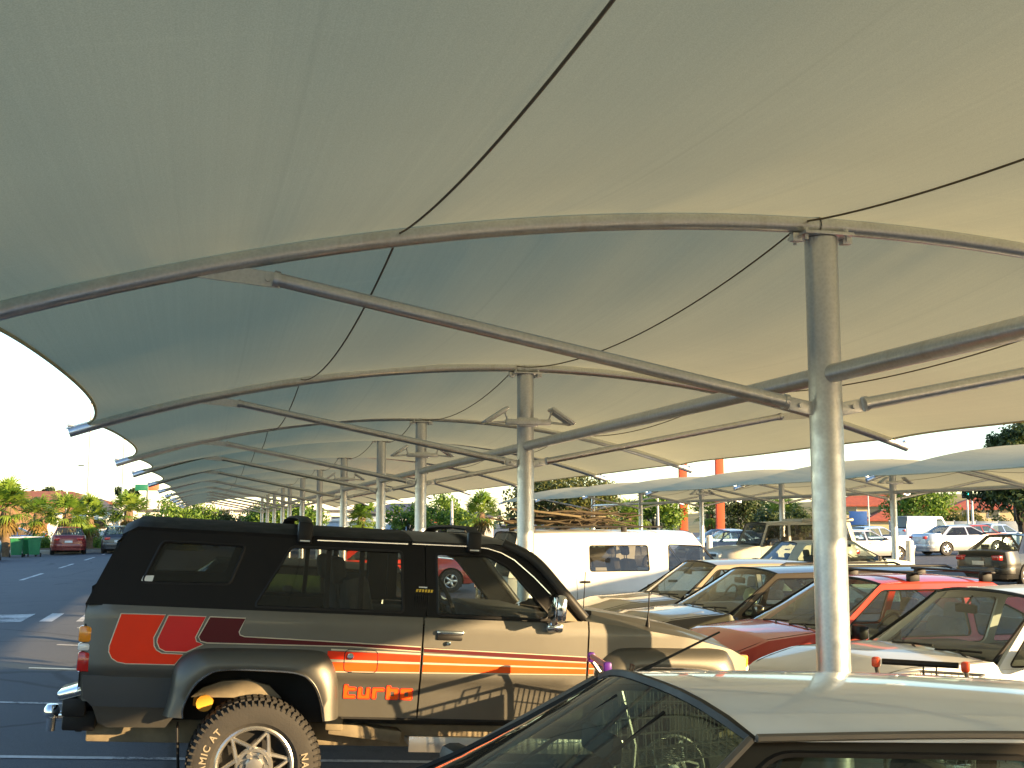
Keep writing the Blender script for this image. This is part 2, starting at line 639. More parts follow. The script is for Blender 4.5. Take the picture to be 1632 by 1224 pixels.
def canopy(x0, ys, label, near=True):
    root = empty('shade_canopy', (x0, ys[0], 0))
    tag(root, label, 'canopy', 'shade canopies over the parking rows')
    zb = hgt(x0)
    for i, y in enumerate(ys):
        dy = y - ys[0]
        c = link('column', cached(('col', round(zb, 2)), lambda: column_mesh(zb)), root, (0, dy, 0))
        link('cap_plate', cached('cap', cap_mesh), c)
        a = link('arch', cached('arch', arch_mesh), root, (0, dy, 0))
        link('corner_tie', cached('corner', corner_mesh), a)
        link('corner_tie', cached('corner', corner_mesh), a, None, (0, 0, math.pi))
        for s_ in (0, 1):
            st = link('strut', cached('strut', strut_mesh), root, (0, dy, 0), (0, 0, math.pi * s_))
            link('lug_plate', cached('lug', lug_mesh), st)
            link('arch_lug', cached('alug', arch_lug_mesh), st)
        if i + 1 < len(ys):
            ln = ys[i + 1] - y
            link('beam', cached(('beam', round(ln, 2)), lambda: beam_mesh(ln)), root, (0, dy, 0))
            link('membrane', cached(('mem', round(ln, 2)), lambda: membrane_mesh(ln)), root, (0, dy, 0))
            for xc in (-2.42, -.10, 2.42):
                link('cable', cached(('cable', round(ln, 2), xc), lambda: cable_mesh(ln, xc)), root, (0, dy, 0))
    return root
Ya = [Y1 + SP * k for k in (-2, -1, 0, 1, 2)]
Yback = [Y1 + SP * k for k in (-5, -4, -3)]  # unseen bays behind the camera, added to block bright low sky
Yb = [Y1 + SP * (2 + .69 + k) for k in range(5)]
Yc = [Yb[-1] + SP * (.69 + k) for k in range(4)]
canopy(XC, Yback + Ya + Yb + Yc, 'long cream shade canopy overhead, running from the foreground into the distance at left')
XR, YR = 18.1, 28.9
canopy(XR, [YR + SP * k for k in range(-6, 5)], 'sunlit white-topped canopy of the next row, at right in front of the red-roofed house')  # nearest bays run on unseen at right, added to block low sky

def floodlight(x, y, label):
    o = empty('floodlight', (x, y - .115, 2.80))
    tag(o, label, 'floodlight', 'floodlights fixed to the canopy columns')
    mb = MB()
    mb.box((0, 0, 0), (.50, .05, .062), bev=.006)
    mb.box((0, .02, 0), (.22, .03, .10), bev=.004)
    mb.build('cross_arm', M['galv'], o)
    for s_ in (-1, 1):
        lamp = MB()
        lamp.box((s_ * .37, -.02, .065), (.30, .20, .035), ry=s_ * R(33), bev=.008)
        lo = lamp.build('lamp_head', M['galv'], o)
        lens = MB()
        lens.box((s_ * .363, -.02, .043), (.25, .16, .012), ry=s_ * R(33))
        lens.build('lens', M['clear'], lo)
        b_ = MB()
        b_.tube([(s_ * .22, 0, .0), (s_ * .26, 0, .10), (s_ * .30, 0, .11)], .010, 6)
        b_.tube([(s_ * .23, 0, 0), (s_ * .45, -.02, -.02)], .012, 6)
        b_.build('lamp_bracket', M['galv'], o)
floodlight(XC, Ya[3], 'angled twin floodlight bracket on the second column, above the white van')
floodlight(XC, Ya[4], 'smaller twin floodlight bracket on the third column from the front')
floodlight(XC, Yb[1], 'tiny twin floodlight bracket on the fifth column of the long row')
floodlight(XR, YR, 'twin floodlight bracket on the right canopy column beside the silver sedan')
floodlight(XR, YR + SP * 2, 'twin floodlight bracket on the thin column between the orange pylons')

# ------------------------------------------------------------------ vehicles
def wheel_meshes(r, wdt, style):
    key = (round(r, 3), round(wdt, 3), style)
    def mk():
        t = MB()
        h_ = wdt / 2
        t.lathe([(r * .60, -h_ * .80), (r * .66, -h_ * .98), (r * .84, -h_ * 1.04), (r * .94, -h_ * .94), (r * .985, -h_ * .72), (r, -h_ * .35),
                 (r, h_ * .35), (r * .985, h_ * .72), (r * .94, h_ * .94), (r * .84, h_ * 1.04), (r * .66, h_ * .98), (r * .60, h_ * .80)], 36, 'Y')
        if style == 'star':
            for k in range(64):
                a = 2 * math.pi * k / 64
                for s_ in (-1, 1):
                    t.box((math.cos(a) * r * .952, s_ * h_ * .90, math.sin(a) * r * .952), (.030, .026, .010), ry=-a)
                    t.box((math.cos(a + .05) * r * .995, s_ * h_ * .42, math.sin(a + .05) * r * .995), (.016, .08, .022), ry=-a)
        tm = t.mesh('tyre', M['rubber'], 30)
        q = MB()
        rr = r * .62
        q.lathe([(rr * .99, -h_ * .80), (rr * .93, -h_ * .86), (rr * .88, -h_ * .80), (rr * .84, -h_ * .45), (rr * .80, h_ * .3), (rr * .99, h_ * .8)], 36, 'Y')
        if style == 'star':
            # six-pointed pattern of crossing thin spokes around a wide hub
            for k in range(6):
                a = 2 * math.pi * k / 6 + .2
                for d in (-1, 1):
                    p0 = Vector((math.cos(a) * rr * .88, -h_ * .62, math.sin(a) * rr * .88))
                    b_ = a + d * math.pi / 6 * 1.25
                    p1 = Vector((math.cos(b_) * rr * .42, -h_ * .70, math.sin(b_) * rr * .42))
                    q.tube([p0, p1], [.010, .013], 6)
            q.lathe([(rr * .0, -h_ * .50), (rr * .43, -h_ * .50), (rr * .47, -h_ * .68), (rr * .43, -h_ * .80), (rr * .36, -h_ * .80), (rr * .34, -h_ * .66), (rr * .22, -h_ * .66),
                     (rr * .20, -h_ * 1.02), (rr * .0, -h_ * 1.06)], 24, 'Y')
            for k in range(6):
                a = 2 * math.pi * k / 6
                q.lathe([(0, -h_ * .88), (.014, -h_ * .88), (.014, -h_ * .6)], 6, 'Y', (math.cos(a) * rr * .29, 0, math.sin(a) * rr * .29))
        else:
            ns = {'five': 5, 'cap': 9, 'ten': 10}[style]
            for k in range(ns):
                a = 2 * math.pi * k / ns
                ww = rr * (.34 if ns == 5 else .2)
                q.box((math.cos(a) * rr * .52, -h_ * .62, math.sin(a) * rr * .52), (rr * .80, .03, ww), ry=-a, bev=.006)
            q.lathe([(0, -h_ * .86), (rr * .20, -h_ * .84), (rr * .26, -h_ * .55), (0, -h_ * .5)], 18, 'Y')
        rm = q.mesh('rim', M['alloy'], 35)
        b_ = MB()
        b_.lathe([(0, -h_ * .30), (rr * .86, -h_ * .30), (rr * .86, h_ * .7), (0, h_ * .7)], 20, 'Y')
        dm = b_.mesh('brake_drum', M['dark'], 35)
        return tm, rm, dm
    return cached(('wheel',) + key, mk)
def wheel(parent, loc, r, wdt, style, flip):
    tm, rm, dm = wheel_meshes(r, wdt, style)
    wl = link('wheel', dm, parent, loc, (0, 0, math.pi if flip else 0))
    link('tyre', tm, wl)
    link('rim', rm, wl)
    return wl
def seat(parent, x, y, zf, zt, mat, wide=.46):
    mb = MB()
    mb.box((x + .10, y, zf + .30), (.50, wide, .16), bev=.05)
    mb.box((x - .18, y, zf + .30 + (zt - zf - .30) * .38), (.15, wide, (zt - zf - .3) * .80), ry=R(-14), bev=.05)
    n = 1 if wide < .7 else 2
    for k in range(n):
        yy = y + (0 if n == 1 else (-.33 + .66 * k))
        mb.box((x - .30, yy, zt - .07), (.09, .24, .16), ry=R(-10), bev=.035)
        for d in (-.05, .05):
            mb.tube([(x - .28, yy + d, zt - .24), (x - .30, yy + d, zt - .1)], .008, 6)
    return mb.build('seat', mat, parent)
def car(name, label, cat, loc, rotz, P, body, group=None, lod=0, pitch=None, roofmat=None, framemat=None, seatmat=None, gl=None, top=True, wheels='five', extra=None):
    """passenger car. local +x is forward. P: dimensions"""
    z0 = hgt(loc[0])
    if pitch is None:
        dx = .5 * math.cos(rotz)
        pitch = -math.atan2(hgt(loc[0] + dx) - hgt(loc[0] - dx), 1.0) if abs(dx) > .2 else 0
    root = empty(name, (loc[0], loc[1], z0 + (loc[2] if len(loc) > 2 else 0)), (0, pitch, rotz))
    tag(root, label, cat, group)
    L, hw, wb = P['L'], P['hw'], P['wb']
    xn, xt = L / 2 + P.get('shift', 0), -L / 2 + P.get('shift', 0)
    xc, xrf, xrr, xrb = P['xc'], P['xrf'], P['xrr'], P['xrb']
    zb, zr, zhf, zcl, zd = P['zb'], P['zr'], P['zhf'], P['zcl'], P['zd']
    wr = P['wr']
    r = P.get('r', .31)
    xw = (wb / 2, -wb / 2)
    sill = P.get('sill', .24)
    roofmat = roofmat or body
    framemat = framemat or body
    gl = gl or M['glass']
    seatmat = seatmat or M['seat']
    sedan = P.get('deck', True)
    topz = [(xt, zd - .16), (xt + .05, zd - .05), (xt + .12, zd)] + ([(xrb - .02, zd + .02)] if sedan else []) + [(xrb, zb), (xc - .06, zb), (xc, zcl), ((xc + xn) / 2, (zcl + zhf) / 2 + .035), (xn - .22, zhf + .01), (xn - .10, zhf - .03), (xn - .02, zhf - .10), (xn, zhf - .16)]
    def plan(x):
        k = 1.0
        u = (x - (xn - .75)) / .75
        if u > 0:
            k = (1 - min(1, u) ** P.get('nf', 3.6) * .42)
        u = ((xt + .55) - x) / .55
        if u > 0:
            k = (1 - min(1, u) ** 3.6 * .30)
        return hw * k
    ra = r + .055
    def bottom(x):
        z = sill
        if x > xn - .3:
            z = sill - .02
        for a in xw:
            d = abs(x - a)
            if d < ra:
                z = max(z, r + math.sqrt(ra * ra - d * d) * 1.0)
        return z
    xs = {round(xt + (xn - xt) * i / 30, 3) for i in range(31)}
    for a in xw:
        for k in range(13):
            xs.add(round(a + ra * math.cos(math.pi * k / 12), 3))
    for e in (xn - .02, xn - .06, xn - .12, xn - .2, xt + .02, xt + .06, xt + .14, xc, xc - .06, xrb, xrb - .02):
        xs.add(round(e, 3))
    doors = P.get('doors', [])
    for a, b_ in doors:
        xs.add(round(a, 3))
        xs.add(round(b_, 3))
    xs = sorted(x for x in xs if xt <= x <= xn)
    prof = [(1.0, .925), (.9, .955), (.72, .985), (.55, 1.0), (.48, .992), (.44, .996), (.3, .99), (.12, .965), (0, .94)]
    def side_y(x, z):
        zt = interp(x, topz) - .02
        u = (z - sill) / max(.05, zt - sill)
        return plan(x) * interp(max(0, min(1, u)), prof[::-1])
    tops = [0, .35, .65, .86, .925]
    crown = .035
    rows = []
    for x in xs:
        zt = interp(x, topz)
        pw = plan(x)
        sec = [(x, f * pw, zt + crown * (1 - (f / .925) ** 2) * (1 if x > xc or x < xrb else 0)) for f in tops]
        zbm = bottom(x)
        zs = zt - .02
        for t_ in (.93, .84, .72, .6, .52, .47, .43, .34, .22, .1, 0):
            z = sill + (zs - sill) * t_
            z = max(z, zbm) if zbm < zs else zs
            sec.append((x, side_y(x, z), z))
        rows.append(sec)
    nt_ = len(tops)
    ns = len(rows[0])
    bins = {}
    def part_of(i, j):
        xm = (xs[i] + xs[i + 1]) / 2
        if j < nt_ - 1:
            if xm > xc:
                return 'bonnet'
            if xm > xrb:
                return 'interior'
            return 'boot_lid' if sedan else 'body'
        for k, (a, b_) in enumerate(doors):
            if a < xm < b_ and rows[i][j + 1][2] > sill + .10:
                return 'door%d' % k
        return 'body'
    for s_ in (1, -1):
        for i in range(len(xs) - 1):
            for j in range(ns - 1):
                q = [rows[i][j], rows[i + 1][j], rows[i + 1][j + 1], rows[i][j + 1]]
                if abs(q[0][2] - q[3][2]) + abs(q[1][2] - q[2][2]) + abs(q[0][1] - q[3][1]) + abs(q[1][1] - q[2][1]) < 1e-4:
                    continue
                pn = part_of(i, j)
                if pn.startswith('door'):
                    pn = pn + ('l' if s_ > 0 else 'r')
                bins.setdefault(pn, MB()).add([(x, y * s_, z) for x, y, z in q], [(0, 1, 2, 3) if s_ > 0 else (3, 2, 1, 0)])
    for i in (0, len(xs) - 1):
        for j in range(ns - 1):
            a, b_ = rows[i][j], rows[i][j + 1]
            bins['body'].add([a, b_, (b_[0], -b_[1], b_[2]), (a[0], -a[1], a[2])], [(0, 1, 2, 3)])
    for pn, mb in bins.items():
        nm = {'d': 'door'}.get(pn[0] if pn.startswith('door') else '', pn)
        dob = mb.build(nm, M['interior'] if pn == 'interior' else body, root, 40)
        if nm == 'door' and lod < 2:
            k = int(pn[4])
            s_ = 1 if pn.endswith('l') else -1
            a, b_ = doors[k]
            hd = MB()
            hz = zb - .10
            hd.box((a + .14, s_ * (side_y(a + .14, hz) + .012), hz), (.15, .03, .035), bev=.008)
            hd.build('handle', P.get('handle', M['trim']), dob)
    # shut lines
    if lod < 2:
        for a, b_ in doors:
            for xx in (a, b_):
                for s_ in (-1, 1):
                    MB().tube([(xx, s_ * (side_y(xx, z) + .0005), z) for z in [sill + .1 + (zb - .03 - sill - .1) * k / 8 for k in range(9)]], .0035, 4).build('shut_line', M['dark'], root)
        for s_ in (-1, 1):
            MB().tube([(x, s_ * plan(x) * .86, interp(x, topz) + crown * .13) for x in [xc + .04 + (xn - .12 - xc) * k / 8 for k in range(9)]], .0035, 4).build('shut_line', M['dark'], root)
    # bumpers and strips
    for nm, xe, sg in (('front_bumper', xn, 1), ('rear_bumper', xt, -1)):
        mb = MB()
        zbp = P.get('zbump', .46)
        path = []
        for k in range(-10, 11):
            u = k / 10
            xx = xe - sg * (.0 + .42 * max(0, abs(u) - .62) / .38) + sg * .035
            yy = (plan(xe) * (abs(u) / .62) if abs(u) < .62 else max(side_y(xx - sg * .035, zbp), plan(xe))) * (1 if u > 0 else -1) * 1.012
            path.append((xx, yy, zbp))
        for hh in (0,):
            vs, fs = [], []
            for (x, y, z) in path:
                vs += [(x - sg * .06, y * .96, z - .10), (x, y, z - .085), (x + sg * .015, y * 1.005, z), (x, y, z + .085), (x - sg * .06, y * .96, z + .10)]
            for k in range(len(path) - 1):
                for j in range(4):
                    fs.append((k * 5 + j, k * 5 + 5 + j, k * 5 + 6 + j, k * 5 + 1 + j))
            mb.add(vs, fs)
        mb.build(nm, P.get('bumpmat', body), root, 50)
    # dark underside and wheel wells
    mb = MB()
    mb.box(((xn + xt) / 2, 0, (sill + .10 + .30) / 2 + .02), (L - .35, hw * 1.30, .26))
    mb.box(((xw[0] + xw[1]) / 2, 0, .44), (wb - 2 * ra - .05, hw * 1.72, .30))
    for a in xw:
        vs, fs = [], []
        for k in range(13):
            an = math.pi * k / 12
            for yy in (-hw * .97, hw * .97):
                vs.append((a + (ra + .012) * math.cos(an), yy, r + (ra + .012) * math.sin(an)))
        for k in range(12):
            fs.append((2 * k, 2 * k + 1, 2 * k + 3, 2 * k + 2))
        mb.add(vs, fs)
        mb.box((a, 0, r + .1), (ra * 2, hw * 1.25, ra * 1.5))
    mb.build('underbody', M['dark'], root)
    for a in xw:
        for s_ in (-1, 1):
            wheel(root, (a, s_ * (hw - .10), r), r, .19, wheels, s_ > 0)
    # greenhouse --------------------------------------------------
    yb_, zrl = hw * .915, zr - .045
    cz = lambda z: (z - zb) / (zrl - zb)
    def gy(z):
        u = max(-.1, min(1, cz(z)))
        return yb_ + (wr - yb_) * u - .02 * u * u + .02 * u
    xA = lambda z: xc - .04 + (xrf - xc + .04) * cz(z)
    xC = lambda z: xrb + (xrr - xrb) * cz(z)
    rail = [(xrf + (xrr - xrf) * k / 8, zrl + .018 * math.sin(math.pi * k / 8)) for k in range(9)]
    outer = [(xC(zb - .03), zb - .03), (xA(zb - .03), zb - .03)] + rail
    wz0, wz1 = zb + .012, zrl - P.get('wtop', .055)
    wins = []
    pil = P.get('pillars', [-.15])
    edges = [('A', 0)] + [('B', p) for p in pil] + [('C', 0)]
    for (ka, pa), (kb, pb) in zip(edges, edges[1:]):
        f1 = (lambda z: xA(z) - .075) if ka == 'A' else (lambda z, p=pa: p - .035 - .04 * cz(z))
        f0 = (lambda z: xC(z) + P.get('cpil', .20)) if kb == 'C' else (lambda z, p=pb: p + .035 - .04 * cz(z))
        if f1(wz1) - f0(wz1) < .05:
            zz = wz1 - .01
            poly_ = [(f0(wz0), wz0), (f1(wz0), wz0), (max(f1(zz), f0(zz) + .04), zz), (f0(zz), zz)]
        else:
            poly_ = [(f0(wz0), wz0), (f1(wz0), wz0), (f1(wz1), wz1), (f0(wz1), wz1)]
        wins.append(roundpoly(poly_, .045))
    if 'wins' in P:
        wins = [roundpoly(q, .04) for q in P['wins']]
    for s_ in (1, -1):
        mp = lambda x, z, t_, s_=s_: (x, s_ * (gy(z) - t_), z)
        fr = MB().poly(outer, wins, mp, .035)
        fo = fr.build('window_frame', framemat, root, 30)
        for wn in wins:
            MB().poly(wn, [], lambda x, z, t_, s_=s_: (x, s_ * (gy(z) - .014), z)).build('side_window', gl, root)
            if lod == 0:
                tr = MB()
                tr.tube([(x, s_ * (gy(z) - .004), z) for x, z in wn], .008, 5, closed=True)
                tr.build('window_seal', M['trim'], root)
    def roof_z(x, y):
        u = (x - xrf) / (xrr - xrf)
        f = abs(y) / wr
        return zrl + P.get('rcrown', .045) * (1 - f ** 2.6) + .018 * math.sin(math.pi * max(0, min(1, u))) * (1 - .0 * f) - .03 * max(0, u - .8) / .2 * (1 - f) * .5
    mb = MB()
    mb.grid(lambda u, v: (xrf + .02 * (1 - (2 * v - 1) ** 2) + (xrr - xrf - .02 * (1 - (2 * v - 1) ** 2)) * u, (2 * v - 1) * (wr + .004), roof_z(xrf + (xrr - xrf) * u, (2 * v - 1) * wr)), 14, 16)
    mb.build('roof', roofmat, root, 40, solid=.02)
    def screen(xb, xtp, bul, zbase, ins=.985):
        def fn(u, v):
            yy = (2 * u - 1)
            x = (xb + (xtp - xb) * v) + bul * (1 - yy * yy) * (1 - .55 * v)
            yw = (yb_ * .985 + (wr - yb_ * .985) * v) * yy * ins
            z = zbase + (roof_z(xtp, yw) - .006 - zbase) * v
            return (x, yw, z)
        return fn
    for nm, fn in (('windscreen', screen(xc - .02, xrf, .10, zcl - .005)), ('rear_window', screen(xrb, xrr, -.05, (zd + .01) if sedan else zb))):
        g = MB().grid(fn, 12, 8)
        go = g.build(nm, gl, root, 60)
        if nm == 'rear_window' and not sedan:
            # tailgate skin below the glass is the loft; give the glass a painted surround
            pass
        if lod < 2:
            tr = MB()
            ring = [fn(u / 10, 0) for u in range(11)] + [fn(1, v / 6) for v in range(1, 7)] + [fn(1 - u / 10, 1) for u in range(1, 11)] + [fn(0, 1 - v / 6) for v in range(1, 6)]
            tr.tube(ring, .013, 5, closed=True)
            tr.build('screen_seal', M['trim'], go)
    # lamps, grille, plates
    for s_ in (-1, 1):
        mb = MB()
        yy = plan(xn - .05) * .74
        mb.box((xn - .055, s_ * yy, zhf - .15), (.14, hw * .36, .125), rz=-s_ * R(14), bev=.025)
        mb.build('headlight', M['clear'], root)
        mb = MB()
        yy = plan(xt + .05) * .80
        tz = P.get('ztail', zd - .16)
        mb.box((xt + .045, s_ * yy, tz), (.13, hw * P.get('tailw', .34), P.get('tailh', .13)), rz=s_ * R(10), bev=.02)
        mb.build('taillight', M['redlens'], root)
    mb = MB()
    mb.box((xn - .005, 0, zhf - .155), (.04, hw * .72, .085), bev=.012)
    mb.build('grille', M['trim'], root)
    mb = MB()
    mb.box((xt - .012, 0, P.get('zplate', zd - .30)), (.02, .36, .11), bev=.004)
    mb.build('number_plate', M['plate'], root)
    if lod < 2:
        for s_ in (-1, 1):
            mb = MB()
            mx = xc - .30
            mb.box((mx + .02, s_ * (gy(zb) + .10), zb + .075), (.09, .19, .125), rz=s_ * R(-8), bev=.03)
            mb.tube([(mx + .03, s_ * gy(zb), zb + .03), (mx + .02, s_ * (gy(zb) + .09), zb + .05)], .022, 6)
            mo = mb.build('door_mirror', P.get('mirmat', M['trim']), root)
            MB().box((mx - .026, s_ * (gy(zb) + .10), zb + .075), (.006, .16, .10), rz=s_ * R(-8)).build('mirror_glass', M['mirror'], mo)
        # interior
        zs = zr - .24
        zf = .32
        seat(root, xc - 1.25, -.36, zf, zs, seatmat)
        seat(root, xc - 1.25, .36, zf, zs, seatmat)
        seat(root, xc - 2.12, 0, zf, zs - .05, seatmat, 1.25)
        mb = MB()
        mb.box((xc - .42, 0, zb - .02), (.62, hw * 1.60, .16), bev=.05)
        mb.build('dashboard', P.get('dashmat', M['interior']), root)
        mb = MB()
        sy = P.get('drv', -.36)
        cx, czz = xc - .86, zb + .02
        ring = []
        for k in range(20):
            a = 2 * math.pi * k / 20
            ring.append((cx - .18 * math.sin(a) * .42, sy + .18 * math.cos(a), czz + .18 * math.sin(a) * .9))
        mb.tube(ring, .014, 6, closed=True)
        mb.tube([(cx, sy - .17, czz), (cx, sy + .17, czz)], .014, 5)
        mb.tube([(cx, sy, czz), (cx + .35, sy, czz - .13)], .025, 6)
        mb.build('steering_wheel', M['interior'], root)
        mb = MB()
        mb.box((xrf + .16, 0, zr - .14), (.03, .24, .065), bev=.012)
        mb.tube([(xrf + .16, 0, zr - .12), (xrf + .10, 0, zr - .05)], .008, 5)
        mb.build('rear_view_mirror', M['interior'], root)
        wf = screen(xc - .02, xrf, .10, zcl - .005)
        for k in range(2):
            mb = MB()
            u0, u1 = (.30, .62) if k == 0 else (.66, .93)
            off = Vector((.02, 0, .014))
            p0, p1, pv = Vector(wf(u0, .05)) + off, Vector(wf(u1, .10)) + off, Vector(wf(u1 - .02, 0)) + Vector((.05, 0, .005))
            mb.tube([p0, (p0 + p1) / 2 + Vector((.005, 0, .004)), p1], .008, 5)
            mb.tube([pv, (p0 + p1) / 2 + Vector((.008, 0, .008))], .008, 5)
            mb.build('wiper', M['trim'], root)
    if extra:
        extra(root, dict(gy=gy, xA=xA, xC=xC, roof_z=roof_z, side_y=side_y, zrl=zrl, plan=plan, topz=topz))
    return root

SEDAN = dict(L=4.55, hw=.86, wb=2.68, xc=.98, xrf=.16, xrr=-1.02, xrb=-1.62, zb=.90, zr=1.40, zhf=.74, zcl=.94, zd=.96, wr=.57, doors=[(-.16, .92), (-1.10, -.16)], pillars=[-.14])
HATCH = dict(L=4.05, hw=.83, wb=2.50, xc=.92, xrf=.18, xrr=-1.25, xrb=-1.86, zb=.88, zr=1.38, zhf=.74, zcl=.93, zd=.92, wr=.56, deck=False, doors=[(-.30, .86), (-1.20, -.30)], pillars=[-.28], cpil=.26)
WAGON = dict(L=4.60, hw=.86, wb=2.70, xc=.98, xrf=.20, xrr=-1.92, xrb=-2.20, zb=.90, zr=1.42, zhf=.76, zcl=.94, zd=.92, wr=.59, deck=False, doors=[(-.14, .92), (-1.10, -.14)], pillars=[-.12, -1.08], cpil=.12)
def P_(base, **k):
    d = dict(base)
    d.update(k)
    return d

# ------------------------------------------------------------------ the four-wheel drive
PAINT = paint('gunmetal_paint', (.150, .142, .124), metal=.85, rough=.50, coat=.22, dust=.06)
BLACK = simple('black_hardtop', (.0075, .007, .007), .6, vscale=9, vamp=.2, bumps=.15, bscale=240, spec=.22)
ROOFG = simple('dark_roof_paint', (.022, .020, .018), .45, coat=.12)
ORANGE = simple('orange_decal', (.80, .085, .004), .5, vamp=.04, spec=.25)
REDO = simple('red_decal', (.82, .035, .004), .5, vamp=.04, spec=.25)
REDD = simple('deep_red_decal', (.60, .012, .008), .4, vamp=.04, coat=.15, spec=.3)
MAROON = simple('maroon_decal', (.085, .006, .009), .5, vamp=.05, spec=.25)
PIN = simple('cream_pinstripe', (.62, .55, .42), .4, vamp=.05)
def suv():
    root = empty('four_wheel_drive', (.276, 7.605, .069), (0, R(3.45), 0))
    tag(root, 'dark grey four-wheel drive with black hardtop and orange and red side stripes', 'car')
    HB = .825
    def W(x, z):
        y = HB
        if z > 1.13:
            y -= (z - 1.13) * .30
        if z < .83:
            y -= (.83 - z) * .12
        if z < .815:
            y -= .006
        if x > 2.45:
            y -= .10 * ((x - 2.45) / .5) ** 2
        if x < -.80:
            y -= .05 * ((-.80 - x) / .15) ** 2
        return y
    def top(x):
        if x < 1.70:
            return 1.172
        return interp(x, [(1.70, 1.172), (1.83, 1.192), (2.1, 1.166), (2.5, 1.118), (2.80, 1.055), (2.92, 1.00)])
    FA = 2.40
    open_r = [(-.394, .60), (-.394, .663), (-.349, .768), (-.274, .836), (-.197, .858), (.0, .862), (.196, .85), (.282, .795), (.33, .70), (.354, .60)]
    def bot(x):
        z = .612
        if x < -.40:
            z = .66
        for c0 in (0, FA):
            d = x - c0
            if -.40 < d < .36:
                z = max(z, interp(d, [(-.40, .63), (-.394, .663), (-.349, .768), (-.274, .836), (-.197, .858), (.196, .85), (.282, .795), (.33, .70), (.36, .612)]) + .02)
        if x > FA + .36:
            z = .62
        return z
    def side_panel(nm, x0, x1, s_, nx=60, slant=None):
        mb = MB()
        nz = 16
        zl = [0, .12, .25, .36, .38, .45, .52, .6, .66, .72, .78, .84, .90, .94, .97, 1.0]
        def fn(u, v):
            x = x0 + (x1 - x0) * u
            a, b_ = bot(x), top(x)
            z = .612 + (b_ - .612) * zl[int(round(v * 15))]
            z = max(a, z)
            xx = x + (slant(z) if slant and u > .999 else 0)
            return (xx, s_ * W(x, z), z)
        mb.grid(fn, nx, 15)
        return mb.build(nm, PAINT, root, 35)
    for s_ in (-1, 1):
        side_panel('quarter_panel', -.945, .878, s_, 76)
        d = side_panel('door', .888, 1.862, s_, 24)
        side_panel('fender', 1.872, 2.915, s_, 60)
        hd = MB()
        hd.box((1.035, s_ * (HB + .012), 1.095), (.155, .022, .024), bev=.007)
        hd.build('handle', M['chrome'], d)
        hd = MB()
        hd.box((1.035, s_ * (HB + .004), 1.068), (.15, .016, .034), bev=.008)
        hd.build('handle_recess', M['trim'], d)
        MB().lathe([(0, 0), (.012, 0), (.012, -.012), (0, -.014)], 10, 'Y', (1.03, s_ * (HB + .006), 1.035)).build('lock', M['chrome'], d)
        # flares
        outer = [(-.50, .60), (-.475, .72), (-.46, .869), (-.388, .941), (-.298, .966), (.0, .975), (.297, .974), (.375, .93), (.420, .82), (.439, .606)]
        po = crom([(x, 0, z) for x, z in outer], 5)
        pi_ = crom([(x, 0, z) for x, z in open_r], 5)
        if True:
            for c0, dz in ((0, 0), (FA, .085)):
                fl = MB()
                rings = []
                for k in range(len(po)):
                    o_, i_ = po[k], pi_[k]
                    ring = []
                    for t_, yy in ((0, HB - .012), (.08, HB + .012), (.28, HB + .050), (.60, HB + .072), (.93, HB + .080), (1.0, HB + .074), (1.0, HB - .06)):
                        p = o_.lerp(i_, t_)
                        yv = yy
                        if p.z < .80:
                            yv = yy - (.80 - p.z) * .06
                        xo = p.x + c0
                        if xo > 2.7:
                            yv -= .10 * ((xo - 2.7) / .25) ** 2 * .5
                        ring.append((xo, s_ * yv, p.z + dz * smooth(.60, .85, p.z)))
                    rings.append(ring)
                vs = [p for rg in rings for p in rg]
                n = 7
                fs = [(k * n + j, k * n + n + j, k * n + n + j + 1, k * n + j + 1) for k in range(len(rings) - 1) for j in range(n - 1)]
                fl.add(vs, fs)
                fo = fl.build('wheel_flare', PAINT, root, 50)
                lp = MB()
                lp.tube([Vector(rg[5]) + Vector((0, s_ * .003, 0)) for rg in rings], .0065, 6)
                lp.build('flare_trim', M['chrome'], fo)
    # dark inner hull, wheel wells and floor
    mb = MB()
    mb.box((1.0, 0, .75), (3.70, 1.20, .40))
    mb.box((1.18, 0, .86), (1.45, 1.58, .52))
    mb.box((-.68, 0, .90), (.46, 1.52, .42))
    mb.box((1.62, 0, 1.02), (.6, 1.56, .25))
    mb.box((2.38, 0, .98), (1.0, 1.44, .12))
    mb.build('inner_hull', M['dark'], root)
    # chassis bits below the body, golden sunlight put into their tan colour
    SAND = simple('golden_lit_chassis', (.21, .17, .11), .85, vscale=8, vamp=.3)
    ch = MB()
    for s_ in (-1, 1):
        ch.box((1.1, s_ * .46, .47), (4.0, .09, .13), bev=.01)
    ch.box((.62, -.55, .50), (.42, .16, .07), ry=R(6), bev=.01)
    ch.box((.44, -.58, .56), (.10, .12, .10), bev=.01)
    ch.box((0, 0, .36), (.12, 1.30, .12), bev=.03)
    ch.box((FA, 0, .36), (.12, 1.30, .12), bev=.03)
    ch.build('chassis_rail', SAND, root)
    wl = MB()
    wl.poly([(-.36, .685), (-.30, .735), (-.20, .775), (-.06, .785), (.06, .755), (.13, .690)], [], lambda x, z, t_: (x, -.70 + t_, z), .05)
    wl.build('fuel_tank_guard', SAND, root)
    sp = MB()
    sp.lathe([(0, -.06), (.045, -.06), (.05, .06), (0, .06)], 12, 'Y', (-.285, -.66, .655))
    sp.box((-.33, -.66, .66), (.03, .05, .05), bev=.006)
    sp.build('shock_absorber', simple('yellow_shock', (.75, .35, .03), .5), root)
    MB().box((-.395, -.72, .33), (.012, .20, .42), ry=R(-6), bev=.004).build('mud_flap', M['trim'], root)
    for x in (0, FA):
        for s_ in (-1, 1):
            wheel(root, (x, s_ * (HB - .045), .352), .352, .235, 'star', s_ > 0)
